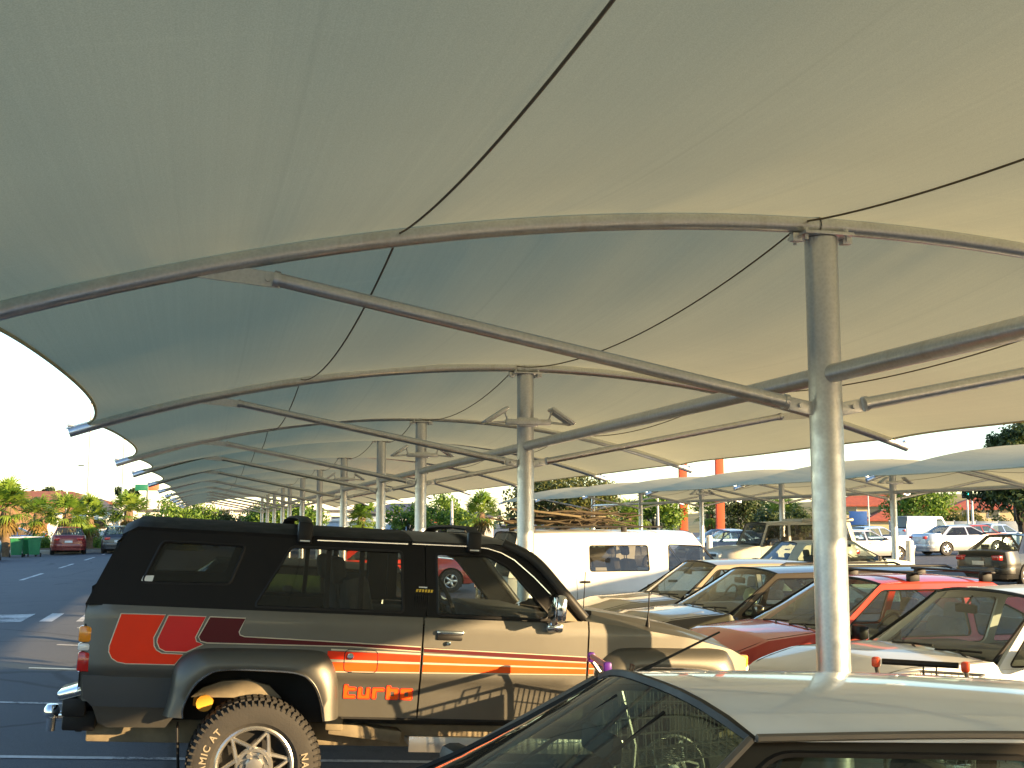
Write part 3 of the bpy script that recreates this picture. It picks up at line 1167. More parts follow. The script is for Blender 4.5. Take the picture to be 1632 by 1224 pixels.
    # tyre lettering on the near rear wheel, wrapped round the sidewall
    def ring_text(txt, rad, a0, h_, x0):
        cu = bpy.data.curves.new('t', 'FONT')
        cu.body = txt
        cu.size = h_
        cu.offset = .0012
        cu.extrude = .001
        cu.space_character = 1.25
        to = bpy.data.objects.new('t', cu)
        COL.objects.link(to)
        dg = bpy.context.evaluated_depsgraph_get()
        me = bpy.data.meshes.new_from_object(to.evaluated_get(dg))
        bpy.data.objects.remove(to, do_unlink=True)
        for v in me.vertices:
            a = a0 - v.co.x / rad
            rr = rad + v.co.y - h_ * .35
            v.co = (x0 + rr * math.cos(a), -(HB - .045) - .1235 - v.co.z, .352 + rr * math.sin(a))
        me.materials.append(simple('raised_letters', (.27, .23, .165), .75))
        return link('tyre_lettering', me, root)
    ring_text('DYNAMIC AT', .272, R(212), .050, 0)
    ring_text('NA', .272, R(17), .050, 0)
    # stripes and lettering
    def decal(pts, mat, off, nm='side_stripe', holes=()):
        for s_ in (-1, 1):
            MB().poly(pts, holes, lambda x, z, t_, s_=s_: (x, s_ * (W(x, z) + off), z)).build(nm, mat, root)
    def pin(pts, r=.0032):
        for s_ in (-1, 1):
            MB().tube([(x, s_ * (HB + .0015), z) for x, z in pts], r, 4).build('pinstripe', PIN, root)
    p1 = [(-.759, 1.127), (-.53, 1.130), (-.58, 1.008), (-.575, .965), (-.561, .943), (-.531, .927), (-.42, .925), (-.46, .868), (-.71, .866), (-.755, .874), (-.785, .892), (-.803, .925), (-.803, .957)]
    p2 = [(-.515, 1.128), (-.318, 1.129), (-.364, 1.016), (-.356, .995), (-.32, .981), (-.405, .937), (-.515, .937), (-.546, .952), (-.562, .985), (-.560, 1.005)]
    p3 = [(-.297, 1.129), (-.107, 1.129), (-.136, 1.055), (-.130, 1.038), (-.105, 1.030), (.45, 1.019), (.874, 1.008)]
    p3b = [(.874, .984), (.481, .997), (-.301, .990), (-.335, .998), (-.348, 1.020)]
    decal(p1[::-1], REDO, .0022)
    decal(p2[::-1], REDD, .0022)
    decal((p3 + p3b)[::-1], MAROON, .0022)
    decal([(.892, 1.007), (1.858, .981), (1.858, .957), (.892, .983)][::-1], MAROON, .0022)
    decal([(1.876, .980), (1.92, .975), (1.935, .966), (1.92, .957), (1.876, .957)][::-1], MAROON, .0022)
    for x0, x1 in ((.352, .874), (.892, 1.858), (1.876, 1.905)):
        e = lambda x, a, b_: a + (b_ - a) * (x - .34) / 1.53
        decal([(x0, e(x0, .970, .947)), (x1, e(x1, .970, .947)), (x1, e(x1, .926, .925)), (x0, e(x0, .926, .925))][::-1], REDO if x0 < .4 else ORANGE, .0022)  # upper stripe's shade on the quarter panel is put into its redder colour
        decal([(x0 + .03 * (x0 < .4), e(x0, .909, .916)), (x1, e(x1, .909, .916)), (x1, e(x1, .862, .888)), (x0 + .05 * (x0 < .4), e(x0, .862, .888))][::-1], ORANGE, .0022)
    pin(p1 + p1[:1])
    pin(p2 + p2[:1])
    pin(p3 + p3b + p3[:1])
    for a, b_ in ((.976, .952), (.921, .920), (.914, .918), (.856, .883), (1.012, .984), (.980, .954)):
        e = lambda x: a + (b_ - a) * (x - .34) / 1.53
        for x0, x1 in ((.37, .874), (.892, 1.858), (1.876, 1.91)):
            if a > 1.0 and x0 < .4:
                continue
            pin([(x0, e(x0)), (x1, e(x1))], .0028)
    # fuel flap
    fl = roundpoly([(.447, .980), (.634, .980), (.634, .858), (.447, .858)], .03)
    MB().tube([(x, -(HB + .002), z) for x, z in fl], .003, 4, closed=True).build('fuel_flap', M['dark'], root)
    MB().lathe([(0, 0), (.018, 0), (.018, -.010), (0, -.012)], 12, 'Y', (.480, -(HB + .002), .945)).build('fuel_lock', M['chrome'], root)
    # word on the lower quarter
    G = {'t': ([(0, 0), (.95, 0), (.95, .25), (.33, .25), (.33, .57), (.95, .57), (.95, .82), (.33, .82), (.33, 1), (0, 1)], []),
         'u': ([(0, 0), (.95, 0), (.95, .82), (.62, .82), (.62, .25), (.33, .25), (.33, .82), (0, .82)], []),
         'r': ([(0, 0), (.33, 0), (.33, .57), (.95, .57), (.95, .82), (0, .82)], []),
         'b': ([(0, 0), (.95, 0), (.95, .82), (.33, .82), (.33, 1), (0, 1)], [[(.33, .25), (.62, .25), (.62, .57), (.33, .57)]]),
         'o': ([(0, 0), (.95, 0), (.95, .82), (0, .82)], [[(.33, .25), (.62, .25), (.62, .57), (.33, .57)]])}
    RIM_ = simple('red_letter_edge', (.60, .035, .012), .4)
    for s_ in (-1, 1):
        for k, chx in enumerate('turbo'):
            o_, hs = G[chx]
            x0 = (.458 if s_ < 0 else .458) + (k if s_ < 0 else 4 - k) * .0795
            sx, sz = .073, .076
            tr = lambda p: (x0 + (p[0] if s_ < 0 else .95 - p[0]) * sx, .713 + p[1] * sz)
            mp = lambda x, z, t_: (x, s_ * (W(x, z) + .0025), z)
            oo = roundpoly([tr(p) for p in o_], .008, 2)
            MB().poly(oo, [[tr(p) for p in h_] for h_ in hs], mp).build('lettering', ORANGE, root)
            MB().tube([Vector(mp(x, z, 0)) for x, z in oo], .0028, 4, closed=True).build('lettering_edge', RIM_, root)
    # hood and cowl
    def hood(u, v):
        x = 1.86 + 1.055 * u
        yy = 2 * v - 1
        y = yy * (W(x, top(x)) - .006)
        c = abs(yy)
        z = top(x) + .050 * (1 - c ** 4) * (1 - .5 * u ** 5) + .016 * smooth(.72, .66, c) - .02 * smooth(.9, 1, u)
        return (x, y, z)
    MB().grid(hood, 26, 30).build('bonnet', PAINT, root, 50)
    fr = MB()
    fr.grid(lambda u, v: (2.915 + .03 * (1 - (2 * v - 1) ** 4), (2 * v - 1) * .715, 1.00 - u * .34), 3, 10)
    fr.build('front_panel', PAINT, root)
    gr = MB()
    gr.box((2.955, 0, .90), (.03, .90, .14), bev=.01)
    for k in range(5):
        gr.box((2.972, 0, .85 + k * .026), (.02, .88, .010))
    gr.build('grille', M['trim'], root)
    for s_ in (-1, 1):
        hl = MB()
        hl.box((2.945, s_ * .58, .905), (.05, .19, .13), bev=.02)
        hl.build('headlight', M['clear'], root)
        mk = MB()
        mk.box((2.872, s_ * .722, .985), (.12, .05, .075), rz=-s_ * R(16), bev=.012)
        mk.build('marker_lamp', M['amber'], root)
        mk = MB()
        mk.box((2.83, s_ * .748, .985), (.06, .03, .07), rz=-s_ * R(14), bev=.010)
        mk.build('marker_lens', M['clear'], root)
    fb = MB()
    fb.box((3.02, 0, .66), (.14, 1.55, .15), bev=.03)
    fb.build('front_bumper', M['trim'], root)
    # rear body, lamps, bumper, tow bar
    rb = MB()
    rb.grid(lambda u, v: (-.945 - .018 * (1 - (2 * v - 1) ** 4), (2 * v - 1) * W(-.945, 1.0), 1.165 - u * .49), 4, 10)
    rb.build('tailgate', PAINT, root)
    for s_ in (-1, 1):
        MB().box((-.928, s_ * .764, 1.010), (.075, .075, .085), bev=.012).build('indicator_lamp', M['amber'], root)
        MB().box((-.926, s_ * .764, .943), (.075, .073, .040), bev=.010).build('reverse_lamp', M['clear'], root)
        MB().box((-.922, s_ * .764, .866), (.075, .077, .105), bev=.012).build('tail_lamp', M['redlens'], root)
        MB().box((-.905, s_ * .758, .940), (.075, .060, .255), bev=.01).build('lamp_housing', M['trim'], root)
        va = MB()
        va.poly([(-.925, .80), (-.91, .685), (-.86, .640), (-.41, .640), (-.40, .66), (-.46, .80)], [], lambda x, z, t_, s_=s_: (x, s_ * (.815 - .02 * max(0, .75 - z) - t_), z), .03)
        va.build('lower_corner', simple('lower_dark_paint', (.040, .040, .042), .45, coat=.2), root)
        vb = MB()
        vb.poly([(-.87, .655), (-.40, .650), (-.40, .645), (-.48, .525), (-.78, .520), (-.83, .545)], [], lambda x, z, t_, s_=s_: (x, s_ * (.775 - .35 * max(0, .65 - z) - t_), z), .02)
        vb.build('valance', PAINT, root)
        MB().box((-.965, s_ * .62, .70), (.16, .30, .05), ry=R(-18), bev=.012).build('bumper_corner', M['chrome'], root)
        MB().box((-.955, s_ * .64, .625), (.12, .26, .10), bev=.015).build('bumper_cap', M['trim'], root)
    tb = MB()
    tb.box((-.93, -.28, .545), (.17, .80, .11), bev=.012)
    tb.box((-.955, -.30, .505), (.04, .03, .16), bev=.006)
    tb.build('tow_bar', M['trim'], root)
    bl = MB()
    bl.tube([(-1.0, -.32, .52), (-1.10, -.32, .515)], .022, 10)
    bl.lathe([(0, .425), (.024, .43), (.026, .50), (.042, .505), (.046, .53), (.042, .555), (.030, .575), (0, .58)], 16, 'Z', (-1.105, -.32, 0))
    bl.build('tow_ball', M['chrome'], root)
    # ---- greenhouse
    gy = lambda z: HB - .020 - (z - 1.17) * .21
    hard = [(-.948, 1.166), (.895, 1.175), (.875, 1.585), (.80, 1.592), (-.70, 1.585), (-.755, 1.570), (-.80, 1.535)]
    w_rear = roundpoly([(-.672, 1.293), (-.205, 1.305), (-.135, 1.520), (-.585, 1.520)], .03)
    w_side = roundpoly([(-.065, 1.192), (.765, 1.195), (.745, 1.535), (.115, 1.528)], .025)
    door_o = [(.900, 1.178), (1.835, 1.180), (1.72, 1.305), (1.53, 1.515), (1.385, 1.600), (1.30, 1.608), (.88, 1.595)]
    w_door = roundpoly([(.965, 1.192), (1.600, 1.186), (1.630, 1.215), (1.375, 1.480), (1.25, 1.536), (.945, 1.536)], .022)
    for s_ in (-1, 1):
        mp = lambda x, z, t_, s_=s_: (x, s_ * (gy(z) - t_), z)
        h_ = MB().poly(hard, [w_rear, w_side], mp, .04).build('hardtop_side', BLACK, root, 30)
        df = MB().poly(door_o, [w_door], mp, .035).build('door_frame', BLACK, root, 30)
        for wn, nm, gm in ((w_rear, 'rear_side_window', M['tint']), (w_side, 'sliding_side_window', M['tint2']), (w_door, 'door_window', M['clearglass'])):
            MB().poly(wn, [], lambda x, z, t_, s_=s_: (x, s_ * (gy(z) - .016), z)).build(nm, gm, root)
            MB().tube([(x, s_ * (gy(z) - .004), z) for x, z in wn], .009, 5, closed=True).build('window_seal', M['trim'], root)
        for xx in (.33, .52):
            b_ = MB()
            b_.box((xx, s_ * (gy(1.36) - .026), 1.36), (.030, .014, .345), rx=s_ * R(-11.5) * -1, bev=.003)
            b_.build('window_bar', M['trim'], root)
        gt = MB()
        gt.tube([(x, s_ * (gy(z) + .010), z) for x, z in [(.256, 1.572), (.50, 1.576), (.776, 1.580)]], .006, 6)
        gt.tube([(x, s_ * (gy(z) + .010), z) for x, z in [(.801, 1.582), (1.142, 1.586), (1.25, 1.580), (1.33, 1.560), (1.411, 1.522), (1.53, 1.43), (1.66, 1.31)]], .0055, 6)
        gt.build('gutter_trim', M['chrome'], root)
        lv = MB()
        for k in range(7):
            lv.box((.835 + k * .012, s_ * (gy(1.26) + .004), 1.25), (.005, .008, .09))
        lv.build('vent_louvre', M['trim'], root)
        # A pillar
        ap = MB()
        ap.tube(crom([(1.345, s_ * (gy(1.62) - .005), 1.615), (1.53, s_ * (gy(1.53) + .012), 1.530), (1.69, s_ * (gy(1.37) + .012), 1.372), (1.845, s_ * (gy(1.2) + .004), 1.205)], 6), .030, 8)
        ap.build('windscreen_pillar', ROOFG, root, 60)
        qg = MB()
        qg.poly([(1.645, 1.186), (1.80, 1.186), (1.675, 1.315)], [], lambda x, z, t_, s_=s_: (x, s_ * (gy(z) + .010 - t_), z), .006)
        qg.build('quarter_trim', simple('tan_trim', (.20, .16, .10), .5), root)
        # mirror
        dm = MB()
        dm.tube([(1.64, s_ * .80, 1.15), (1.63, s_ * .90, 1.185)], .022, 8)
        dm.box((1.645, s_ * .845, 1.150), (.10, .075, .06), bev=.018)
        dm.box((1.632, s_ * .955, 1.265), (.065, .175, .155), bev=.026)
        do = dm.build('door_mirror', M['chrome'], root)
        MB().box((1.597, s_ * .955, 1.265), (.006, .15, .130), bev=.002).build('mirror_glass', M['mirror'], do)
    # small stickers
    MB().poly(roundpoly([(-.676, 1.302), (-.617, 1.302), (-.610, 1.334), (-.666, 1.330)], .006), [], lambda x, z, t_: (x, -(gy(z) + .002), z)).build('window_sticker', M['plate'], root)
    YEL = simple('yellow_print', (.72, .46, .03), .5)
    for k in range(6):
        x0 = .832 + k * .017
        MB().poly([(x0, 1.312), (x0 + .011, 1.312), (x0 + .016, 1.328), (x0 + .004, 1.328)], [], lambda x, z, t_: (x, -(gy(z) + .002), z)).build('badge_mark', YEL, root)
    MB().poly([(.850, 1.336), (.898, 1.336), (.898, 1.343), (.850, 1.343)], [], lambda x, z, t_: (x, -(gy(z) + .002), z)).build('badge_bar', M['plate'], root)
    # roofs
    def roofg(x0, x1, drop):
        def fn(u, v):
            x = x0 + (x1 - x0) * u
            yy = 2 * v - 1
            zed = interp(x, [(-.80, 1.545), (-.72, 1.592), (.8, 1.598), (1.25, 1.603), (1.42, 1.585)])
            f = abs(yy)
            z = zed + drop * (1 - f ** 3.2)
            return (x, yy * (gy(1.6) + .010), z)
        return fn
    MB().grid(roofg(-.80, .80, .062), 20, 20).build('hardtop_roof', BLACK, root, 40, solid=.03)
    MB().grid(roofg(.805, 1.40, .060), 10, 20).build('cab_roof', ROOFG, root, 40, solid=.03)
    wf = lambda u, v: (1.835 - .455 * v + .07 * (1 - (2 * u - 1) ** 2), (2 * u - 1) * (.785 - .075 * v), 1.205 + .405 * v + .035 * (1 - (2 * u - 1) ** 2) * v)
    MB().grid(wf, 12, 8).build('windscreen', M['glass'], root, 60)
    rw = lambda u, v: (-.94 + .16 * v - .02 * (1 - (2 * u - 1) ** 2), (2 * u - 1) * (.80 - .075 * v), 1.17 + .385 * v)
    back = MB()
    back.grid(lambda u, v: rw(u, v * .22), 8, 2)
    back.grid(lambda u, v: rw(u, .86 + v * .14), 8, 1)
    back.grid(lambda u, v: rw(u * .12, .22 + v * .64), 2, 4)
    back.grid(lambda u, v: rw(.88 + u * .12, .22 + v * .64), 2, 4)
    back.build('hardtop_back', BLACK, root, 40, solid=.02)
    MB().grid(lambda u, v: rw(.10 + u * .8, .2 + v * .68), 8, 4).build('rear_window', M['tint2'], root)
    # roof bars
    for x in (.185, 1.165):
        rk = MB()
        zt = 1.605
        for s_ in (-1, 1):
            rk.box((x, s_ * (gy(1.59) + .012), zt + .005), (.085, .05, .125), bev=.016)
        pth = [(x, -.715, zt + .055)] + [(x, .715 * (k / 8), zt + .078 + .014 * (1 - (k / 8) ** 2)) for k in range(-7, 8)] + [(x, .715, zt + .055)]
        vs, fs = [], []
        for p in pth:
            for dx, dz in ((-.038, 0), (-.02, .014), (.02, .014), (.038, 0), (.02, -.010), (-.02, -.010)):
                vs.append((p[0] + dx, p[1], p[2] + dz))
        for k in range(len(pth) - 1):
            for j in range(6):
                l = (j + 1) % 6
                fs.append((k * 6 + j, k * 6 + l, k * 6 + 6 + l, k * 6 + 6 + j))
        rk.add(vs, fs)
        ro = rk.build('roof_bar', M['trim'], root)
        MB().box((x + .0, -(gy(1.59) + .040), 1.565), (.055, .004, .008)).build('bar_label', M['plate'], ro)
    # inside
    for y in (-.36, .36):
        seat(root, .72, y, .78, 1.47, M['seat'], .48)
    mb = MB()
    mb.box((1.52, 0, 1.13), (.42, 1.45, .17), bev=.05)
    mb.build('dashboard', M['interior'], root)
    mb = MB()
    ring = [(1.24 - .07 * math.sin(2 * math.pi * k / 20), .36 + .18 * math.cos(2 * math.pi * k / 20), 1.20 + .16 * math.sin(2 * math.pi * k / 20)) for k in range(20)]
    mb.tube(ring, .015, 6, closed=True)
    mb.tube([(1.24, .19, 1.20), (1.24, .53, 1.20)], .015, 6)
    mb.build('steering_wheel', M['interior'], root)
    # antenna and wiper on the bonnet
    an = MB()
    an.lathe([(0, 0), (.020, 0), (.014, .03), (.006, .07), (.004, .10), (.004, .22), (0, .22)], 10, 'Z', (2.28, -.70, 1.155))
    an.build('aerial', M['trim'], root)
    wp = MB()
    wp.tube([(1.875, -.62, 1.226), (1.86, -.40, 1.250), (1.85, -.05, 1.258)], .011, 6)
    wp.box((1.895, -.62, 1.228), (.09, .04, .03), bev=.008)
    wp.build('wiper', M['trim'], root)
    wh = MB()
    wh.tube([(1.93, -.50, 1.22), (1.93, -.505, 1.47)], .003, 5)
    wh.build('whip_aerial', M['trim'], root)
    # side step
    ss = MB()
    ss.box((1.45, -.83, .495), (1.25, .17, .030), bev=.008)
    ss.box((1.45, -.912, .490), (1.25, .012, .085), bev=.004)
    ss.build('side_step', M['alloy'], root)
    return root
M['clearglass'] = glass('clear_glass', (.86, .89, .87), dirt=.04)
M['tint2'] = glass('smoky_glass', (.52, .52, .49), dirt=.04)
suv()

# ------------------------------------------------------------------ cars near by
PI = math.pi
SILVERW = paint('pale_silver_paint', (.82, .85, .88), metal=.0, rough=.30, coat=.9, dust=.05)
WHITEP = paint('white_paint', (.74, .73, .70), rough=.4, coat=.6, dust=.06)
REDP = paint('red_paint', (.56, .030, .012), rough=.4, coat=.8, dust=.05)
BRONZE = paint('bronze_paint', (.070, .058, .042), metal=.6, rough=.35, coat=.7)
GOLD = paint('gold_paint', (.42, .36, .25), metal=.5, rough=.38, coat=.6)
CREAM = paint('cream_paint', (.46, .43, .35), rough=.4, coat=.5)
PALEG = paint('pale_green_paint', (.40, .45, .40), metal=.4, rough=.35)
BLACKP = paint('black_paint', (.005, .005, .005), rough=.35, coat=.35, dust=.02)
SILV = paint('silver_paint', (.52, .53, .54), metal=.7, rough=.33)
BLUEP = paint('blue_paint', (.06, .12, .33), metal=.3, rough=.35)
LBLUE = paint('light_blue_paint', (.25, .35, .55), metal=.3, rough=.35)
MAROONP = paint('maroon_paint', (.21, .018, .016), metal=.2, rough=.35)
DARKG = paint('dark_grey_paint', (.05, .052, .058), metal=.5, rough=.35)
BROWNFR = simple('dark_brown_frame', (.020, .015, .010), .35, coat=.3)

M['tint3'] = glass('green_tinted_glass', (.36, .46, .43), dirt=.06)
def fg_extra(root, q):
    # drip rail round the roof edge and down the screen pillars
    zr_, wr_ = q['zrl'], .50
    for s_ in (-1, 1):
        g = MB()
        g.tube([(.24 - 1.49 * k / 12, s_ * (wr_ + .012), zr_ + .004 + .018 * math.sin(math.pi * k / 12)) for k in range(13)], .009, 6)
        g.tube([(q['xA'](z) + .012, s_ * (q['gy'](z) + .006), z) for z in [zr_ + (.90 - zr_) * k / 8 for k in range(9)]], .010, 6)
        g.build('drip_rail', simple('grey_rail', (.16, .14, .12), .4, metal=.4), root)
    a = MB()
    a.tube([(.16, -.44, 1.27), (.08, -.44, 1.31), (-.10, -.44, 1.40)], [.008, .004, .003], 6)
    a.build('aerial', M['trim'], root)
    for u in (.30, -.06):
        MB().tube([(q['xA'](z) + .055 + .05 * (1 - u), u * (1 - .25 * k / 6) + .0, z + .012) for k, z in enumerate([.95 + .30 * j / 6 for j in range(7)])], .005, 6).build('wiper_blade', M['trim'], root)
car('parked_sedan', 'sedan in the right foreground with glossy pale roof and black window frames', 'car', (1.28, 2.83), PI,
    P_(SEDAN, zr=1.295, zb=.86, xc=.84, xrf=.24, xrr=-1.25, xrb=-1.75, wr=.50, hw=.80, zcl=.91, pillars=[-.42], cpil=.18, doors=[(-.44, .76), (-1.25, -.44)], drv=.36, wtop=.026, rcrown=.060), SILVERW, framemat=BROWNFR, seatmat=M['seat'], extra=fg_extra, wheels='cap', gl=M['tint3'])
def white_extra(root, q):
    a = MB()
    a.tube([(.10, .50, 1.36), (-.06, .48, 1.42), (-.55, .40, 1.56)], [.012, .004, .002], 6)
    a.build('roof_aerial', M['trim'], root)
car('parked_sedan', 'off-white sedan at the right edge facing left, behind the near column', 'car', (6.0, 7.75), PI,
    P_(SEDAN, L=4.3, zr=1.40, xc=.95, xrf=.42, xrr=-1.0, zb=.92, zcl=.97, zhf=.84, wr=.60, drv=.36), WHITEP, extra=white_extra, seatmat=M['seat'])
def red_extra(root, q):
    for x in (-.05, -.80):
        b_ = MB()
        for s_ in (-1, 1):
            b_.box((x, s_ * .52, 1.385), (.11, .07, .085), bev=.018)
        b_.box((x, 0, 1.43), (.05, 1.28, .022), bev=.008)
        b_.build('roof_bar', M['trim'], root)
car('parked_hatchback', 'bright red hatchback with black roof bars, facing left behind the near column', 'car', (6.15, 10.15), PI,
    P_(HATCH, zr=1.385, xc=.98, xrf=.30, xrr=-.85, xrb=-1.72, hw=.83, zhf=.76, zcl=.95, wr=.56, drv=.36, pillars=[-.50], doors=[(-.50, .90)], cpil=.30), REDP, extra=red_extra, seatmat=M['seat_tan'])
def wag_extra(root, q):
    for s_ in (-1, 1):
        b_ = MB()
        b_.tube([(-.25, s_ * .52, 1.375), (-.32, s_ * .52, 1.405), (-1.75, s_ * .52, 1.405), (-1.83, s_ * .52, 1.375)], .014, 6)
        b_.build('roof_rail', M['trim'], root)
    m_ = MB()
    m_.lathe([(0, 0), (.07, .01), (.085, .08), (.05, .16), (0, .18)], 10, 'Z', (.35, -.10, .98))
    m_.build('dashboard_toy', simple('pale_green_cloth', (.35, .42, .28), .9), root)
car('parked_wagon', 'dark bronze station wagon with roof rails, facing left between red hatchback and gold sedan', 'car', (6.35, 12.45), PI,
    P_(WAGON, zr=1.385, xc=1.02, xrf=.36, drv=.36, mirmat=BRONZE), BRONZE, extra=wag_extra, seatmat=M['seat_tan'])
car('parked_sedan', 'pale gold sedan facing left, half hidden in front of the white van', 'car', (6.75, 14.85), PI,
    P_(SEDAN, zr=1.385, xc=.98, xrf=.38, zhf=.78, drv=.36), GOLD, seatmat=M['seat_tan'])

# white panel van with a loaded roof rack
def van_extra(root, q):
    hz = MB()
    hz.box((-2.52, 0, 1.66), (.75, 1.35, .05), ry=R(16), bev=.015)
    hz.build('raised_tailgate', M['van_dark'], root)
    r_ = MB()
    for s_ in (-1, 1):
        r_.tube([(-2.0, s_ * .62, 1.82), (.35, s_ * .62, 1.82)], .016, 6)
    for k in range(6):
        x = -2.0 + k * .47
        r_.tube([(x, -.62, 1.82), (x, .62, 1.82)], .012, 6)
    for x in (-1.8, -.3):
        for s_ in (-1, 1):
            r_.box((x, s_ * .64, 1.765), (.09, .05, .11), bev=.012)
    r_.build('roof_rack', M['trim'], root)
M['van_dark'] = simple('van_dark_trim', (.05, .05, .05), .5)
vw = [[(-.92, 1.135), (.06, 1.135), (.05, 1.53), (-.91, 1.53)], [(.38, 1.13), (1.28, 1.13), (.96, 1.52), (.40, 1.54)]]
van = car('panel_van', 'white panel van with brushwood on its roof rack, facing right behind the gold sedan', 'van', (6.72, 18.55), 0,
    dict(L=4.75, hw=.90, wb=2.80, xc=1.36, xrf=.82, xrr=-2.05, xrb=-2.22, zb=1.08, zr=1.76, zhf=.92, zcl=1.10, zd=1.05, wr=.72, deck=False, doors=[(.28, 1.30), (-1.15, .28)], pillars=[.2], wins=vw, drv=-.36), WHITEP, extra=van_extra, gl=M['tint2'])
random.seed(5)
def brush():
    """long offcuts, boards and branches tied on the rack"""
    TIM = [simple('weathered_timber', (.07, .052, .03), .9, vscale=14, vamp=.4), simple('pale_timber', (.13, .10, .055), .85, vscale=14, vamp=.35), simple('dark_branch', (.028, .019, .013), .9)]
    zr_ = hgt(6.7) + 1.83
    for i in range(26):
        m_ = random.choice([0, 0, 0, 1, 2, 2])
        L_ = random.uniform(.7, 1.7)
        x, y = 5.75 + random.uniform(-.55, .45), 18.55 + random.uniform(-.55, .55)
        z = zr_ + .03 + random.random() ** 1.5 * .18
        a, tl = random.gauss(0, .18), random.gauss(0, .10)
        mb = MB()
        if i % 3 == 0:
            mb.box((0, 0, 0), (L_, random.uniform(.08, .18), random.uniform(.02, .04)), bev=.004)
            nm = 'board'
        else:
            pts = [(L_ * (k / 6 - .5), random.gauss(0, .03), random.gauss(0, .025)) for k in range(7)]
            mb.tube(pts, [random.uniform(.012, .026) * (1 - .5 * k / 6) for k in range(7)], 6)
            for b_ in range(3):
                k = random.randint(1, 5)
                p = Vector(pts[k])
                e = p + Vector((random.uniform(-.3, .3), random.uniform(-.25, .25), random.uniform(.0, .22)))
                mb.tube([p, (p + e) / 2 + Vector((0, 0, .02)), e], [.010, .007, .004], 5)
            nm = 'branch'
        o = mb.build(nm, TIM[m_], None)
        o.location = (x, y, z)
        o.rotation_euler = (0, tl, a)
        if nm == 'board':
            tag(o, 'loose timber board in the load on the white van roof rack', 'board', 'load on the van roof')
        else:
            tag(o, 'rough branch in the load on the white van roof rack', 'branch', 'load on the van roof')
brush()

# four-wheel drive wagon, cream, behind
def lr_extra(root, q):
    b_ = MB()
    b_.box((-1.30, 0, 1.86), (1.75, 1.30, .10), bev=.04)
    b_.build('raised_roof', CREAM, root)
    for s_ in (-1, 1):
        MB().box((-1.35, s_ * .640, 1.86), (.85, .03, .07), ry=0, bev=.008).build('roof_light_window', M['trim'], root)
car('four_wheel_drive', 'boxy cream four-wheel drive wagon with stepped roof, facing left beyond the white van', 'car', (17.0, 33.4), PI,
    dict(L=4.5, hw=.90, wb=2.54, xc=1.10, xrf=.76, xrr=-2.0, xrb=-2.15, zb=1.12, zr=1.83, zhf=1.03, zcl=1.13, zd=1.05, wr=.70, deck=False, r=.37, sill=.42, doors=[(.05, 1.05), (-.95, .05)], pillars=[.07, -.93], cpil=.14, zbump=.62, bumpmat=M['trim']), CREAM, extra=lr_extra, lod=1, gl=M['tint2'])
car('parked_hatchback', 'pale green hatchback facing right, in front of the right canopy column', 'car', (15.25, 26.95), 0, P_(HATCH, zr=1.40, L=4.1, xrr=-1.35, xrb=-1.8), PALEG, lod=1)
car('parked_sedan', 'black sedan at the far right edge with a red tail light and plate showing', 'car', (22.6, 29.4), R(20), P_(SEDAN, zr=1.42), BLACKP, lod=1)
car('parked_sedan', 'silver sedan with dark windows and alloy wheels at far right', 'car', (36.0, 51.6), 0, P_(SEDAN, L=4.85, wb=2.82, zr=1.44, zd=1.05, zb=.95, r=.33), SILV, lod=1, gl=M['tint'])
car('parked_sedan', 'silver-blue sedan just left of the silver alloy-wheeled one', 'car', (33.6, 55.5), R(8), P_(SEDAN, zr=1.42), LBLUE, lod=2)
car('parked_sedan', 'pale sedan with sunlit door seen right of the near column', 'car', (28.5, 48.2), R(0), P_(SEDAN, zr=1.40, L=4.7), SILV, lod=1)
car('delivery_van', 'small white van parked far off below the red-roofed house', 'van', (52.5, 80.0), R(10), dict(L=4.8, hw=.92, wb=2.8, xc=1.7, xrf=1.25, xrr=-2.1, xrb=-2.3, zb=1.15, zr=1.95, zhf=1.05, zcl=1.17, zd=1.05, wr=.75, deck=False, doors=[(.4, 1.5)], pillars=[.5], wins=[[(.6, 1.2), (1.5, 1.2), (1.2, 1.75), (.65, 1.75)]]), WHITEP, lod=2)
for i, (x, y, a, base, pm, lb) in enumerate([
    (22.3, 56.0, 20, HATCH, BLUEP, 'dark blue hatchback in the background right of the van roof load'),
    (25.8, 57.4, 195, SEDAN, LBLUE, 'light blue sedan parked beneath the left orange pylon'),
    (22.4, 49.0, 185, SEDAN, DARKG, 'dark sedan parked just left of the boxy cream wagon'),
    (19.8, 58.8, 10, HATCH, WHITEP, 'white hatchback in the background above the van roof'),
    (14.8, 43.0, 5, SEDAN, DARKG, 'dark grey sedan whose roof shows above the white van'),
    (12.6, 48.5, 200, SEDAN, SILV, 'silver sedan seen behind the dark vehicle roof bar'),
    (-6.75, 65.9, 96, SEDAN, MAROONP, 'maroon sedan seen from behind at left, beside the green bins'),
    (-4.2, 65.3, 92, HATCH, DARKG, 'dark hatchback half hidden by the rear of the four-wheel drive'),
    (-12.0, 86.0, 15, SEDAN, LBLUE, 'light blue sedan far left behind the hedge'),
    (-9.5, 90.5, 20, SEDAN, BLUEP, 'blue sedan behind the second palm trunk at left'),
    (-14.8, 85.5, 18, HATCH, SILV, 'silver hatchback far left behind the first palm'),
    (-3.0, 80.5, 12, SEDAN, WHITEP, 'white sedan behind the low hedge at left'),
    (-9.4, 56.2, 95, HATCH, BLUEP, 'blue hatchback cut by the left edge beside the green bins'),
    (41.5, 58.0, 10, HATCH, MAROONP, 'dark red hatchback far right behind the white post'),
    (44.5, 60.5, 15, SEDAN, LBLUE, 'blue-grey sedan at the far right below the dark tree'),
]):
    car('parked_car', lb, 'car', (x, y), R(a), P_(base), pm, group='cars parked in the background', lod=2)
